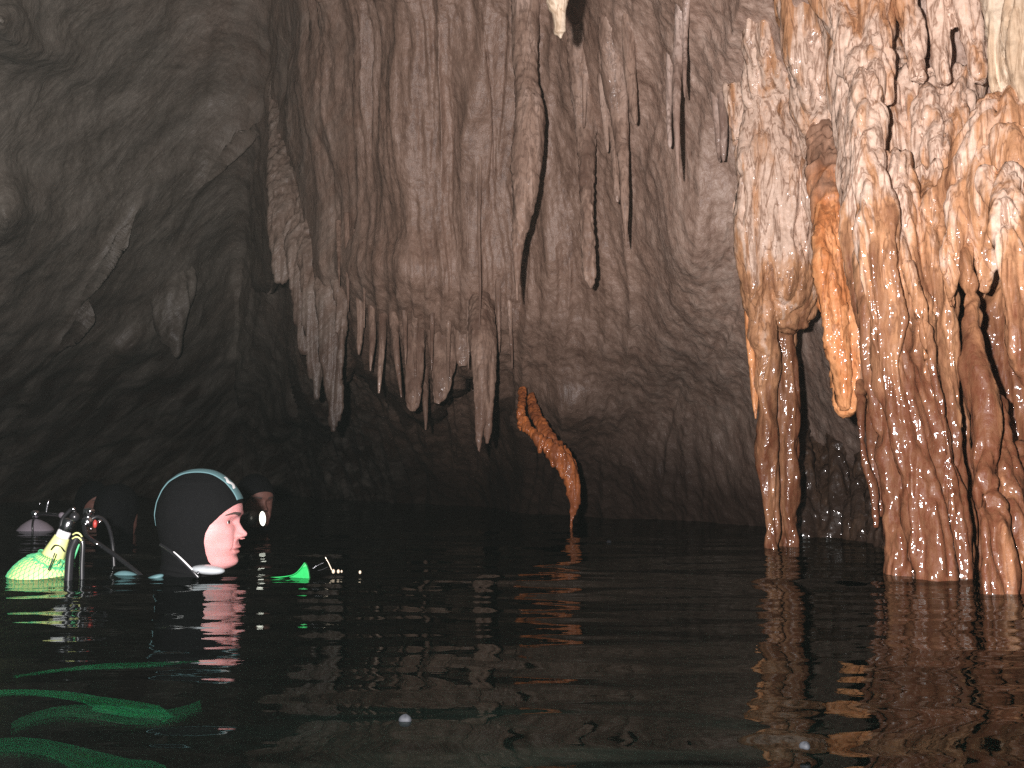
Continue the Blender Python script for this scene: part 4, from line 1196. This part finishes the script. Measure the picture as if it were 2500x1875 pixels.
fin('green swim fin hanging under the water in the bottom left corner', [(-160, 1858), (0, 1846), (140, 1846), (260, 1866), (350, 1886), (400, 1910)], [.024, .012, .014, .030, .032, .008], -.09, M_ggreen, None)
fin('green swim fin blurred under the ripples further from the camera', [(30, 1782), (150, 1762), (300, 1746), (420, 1738), (490, 1735)], [.004, .010, .020, .012, .003], -.08, M_ggreen, None)

ft = empty('swim_fin', P(690, 1402, 2.45), 'bright green fin tip poking out of the water ahead of the profile face', 'swim fin')
tri = np.array([(640, 1416, 2.46), (700, 1412, 2.46), (724, 1401, 2.455), (735, 1386, 2.45), (744, 1374, 2.45), (749, 1382, 2.45), (753, 1396, 2.45), (756, 1420, 2.45), (640, 1425, 2.46)])
fp = P(tri[:, 0], tri[:, 1], tri[:, 2]); nn = len(fp)
back = fp + np.array([0, .012, 0]); cen = fp.mean(0) + np.array([0, -.006, 0])
child(mesh_obj('blade', np.concatenate([fp, back]), [tuple(range(nn))[::-1], tuple(range(nn, 2 * nn))] + [(k, (k + 1) % nn, nn + (k + 1) % nn, nn + k) for k in range(nn)], M_green, smooth=False), ft)
tube('rail', [(650, 1411, 1.2, 2.445), (700, 1407, 1.2, 2.445), (724, 1398, 1.2, 2.44), (744, 1374, 1.4, 2.44)], M_green, ft)

mk_ = empty('dive_mask', P(785, 1402, 2.5), 'thin rimmed dive mask mostly sunk right of the green fin tip', 'dive mask')
tube('frame', [(764, 1388, 1.6, 2.475), (774, 1381, .9, 2.475), (790, 1374, .7, 2.475)], M_chrome, mk_)
tube('frame', [(776, 1393, .8, 2.475), (788, 1390, .8, 2.475), (800, 1384, .7, 2.475)], M_blk, mk_)
tube('strap', [(794, 1360, .9, 2.5), (802, 1374, 1.0, 2.5), (810, 1392, 1.2, 2.5)], M_tan, mk_)

# ------------------------------------------------------------------ flecks and bubbles on the water
M_bub = simple('bubble_film', (.010, .011, .013), .7, spec=.15)
bubs = [('round whitish bubble floating low in the middle of the dark water', 990, 1757, 15, M_bub), 
        ('little bright bubble at the bottom right of the water', 1966, 1822, 13, M_bub), ('tiny bright bubble on the far water below the bare wall', 1487, 1323, 6, M_bub)]
for lb, px, py, r_, mt in bubs:
    c0 = on_plane(np.array(float(px)), np.array(float(py)), 0.004)
    R0 = r_ / F_PX * c0[1]
    la, lo_ = np.meshgrid(np.linspace(-.5, math.pi / 2 - .02, 9), np.linspace(0, 2 * math.pi, 18, endpoint=False), indexing='ij')
    V = np.stack([np.cos(la) * np.cos(lo_), np.cos(la) * np.sin(lo_), np.sin(la) * .8], -1).reshape(-1, 3) * R0 * (1 + .12 * np.sin(lo_ * 3 + px).reshape(-1, 1)) + c0
    tag(mesh_obj('bubble', V, capped(V, grid_faces(9, 18, True), 18), mt, loc=c0), lb, 'bubble', 'bubbles floating on the water')
for lb, px, py, r_ in (('pale fleck nearest the dive mask in a short floating line', 814, 1395, 5), ('second pale fleck from the dive mask in the floating line', 826, 1395, 4.5),
                       ('third pale fleck from the dive mask in the floating line', 834, 1395, 3), ('last pale fleck, standing apart at the end of the floating line', 879, 1397, 4)):
    c0 = P(px, py, 2.5)
    la, lo_ = np.meshgrid(np.linspace(-math.pi / 2 + .03, math.pi / 2 - .03, 9), np.linspace(0, 2 * math.pi, 14, endpoint=False), indexing='ij')
    V = np.stack([np.cos(la) * np.cos(lo_) * .8, np.cos(la) * np.sin(lo_), np.sin(la) * 1.1], -1).reshape(-1, 3) * (r_ / F_PX * 2.5) + c0
    tag(mesh_obj('fleck', V, capped(V, grid_faces(9, 14, True), 14), M_tan, loc=c0), lb, 'fleck', 'pale flecks floating ahead of the diver')

# ------------------------------------------------------------------ thin haze added to lift the blacks
hv_ = [(x, y, z) for z in (-3.2, 6.5) for y in (-3.4, 14.5) for x in (-9., 8.)]
hf_ = [(0, 1, 3, 2), (4, 6, 7, 5), (0, 4, 5, 1), (2, 3, 7, 6), (0, 2, 6, 4), (1, 5, 7, 3)]
th_ = NT('added_haze')
pv = th_.node('VolumePrincipled'); pv.inputs['Color'].default_value = (.80, .95, .88, 1); pv.inputs['Density'].default_value = .00045
th_.link(pv.outputs[0], th_.out.inputs['Volume'])
tag(mesh_obj('haze', hv_, [f[::-1] for f in hf_], th_.m, smooth=False), kind='stuff')
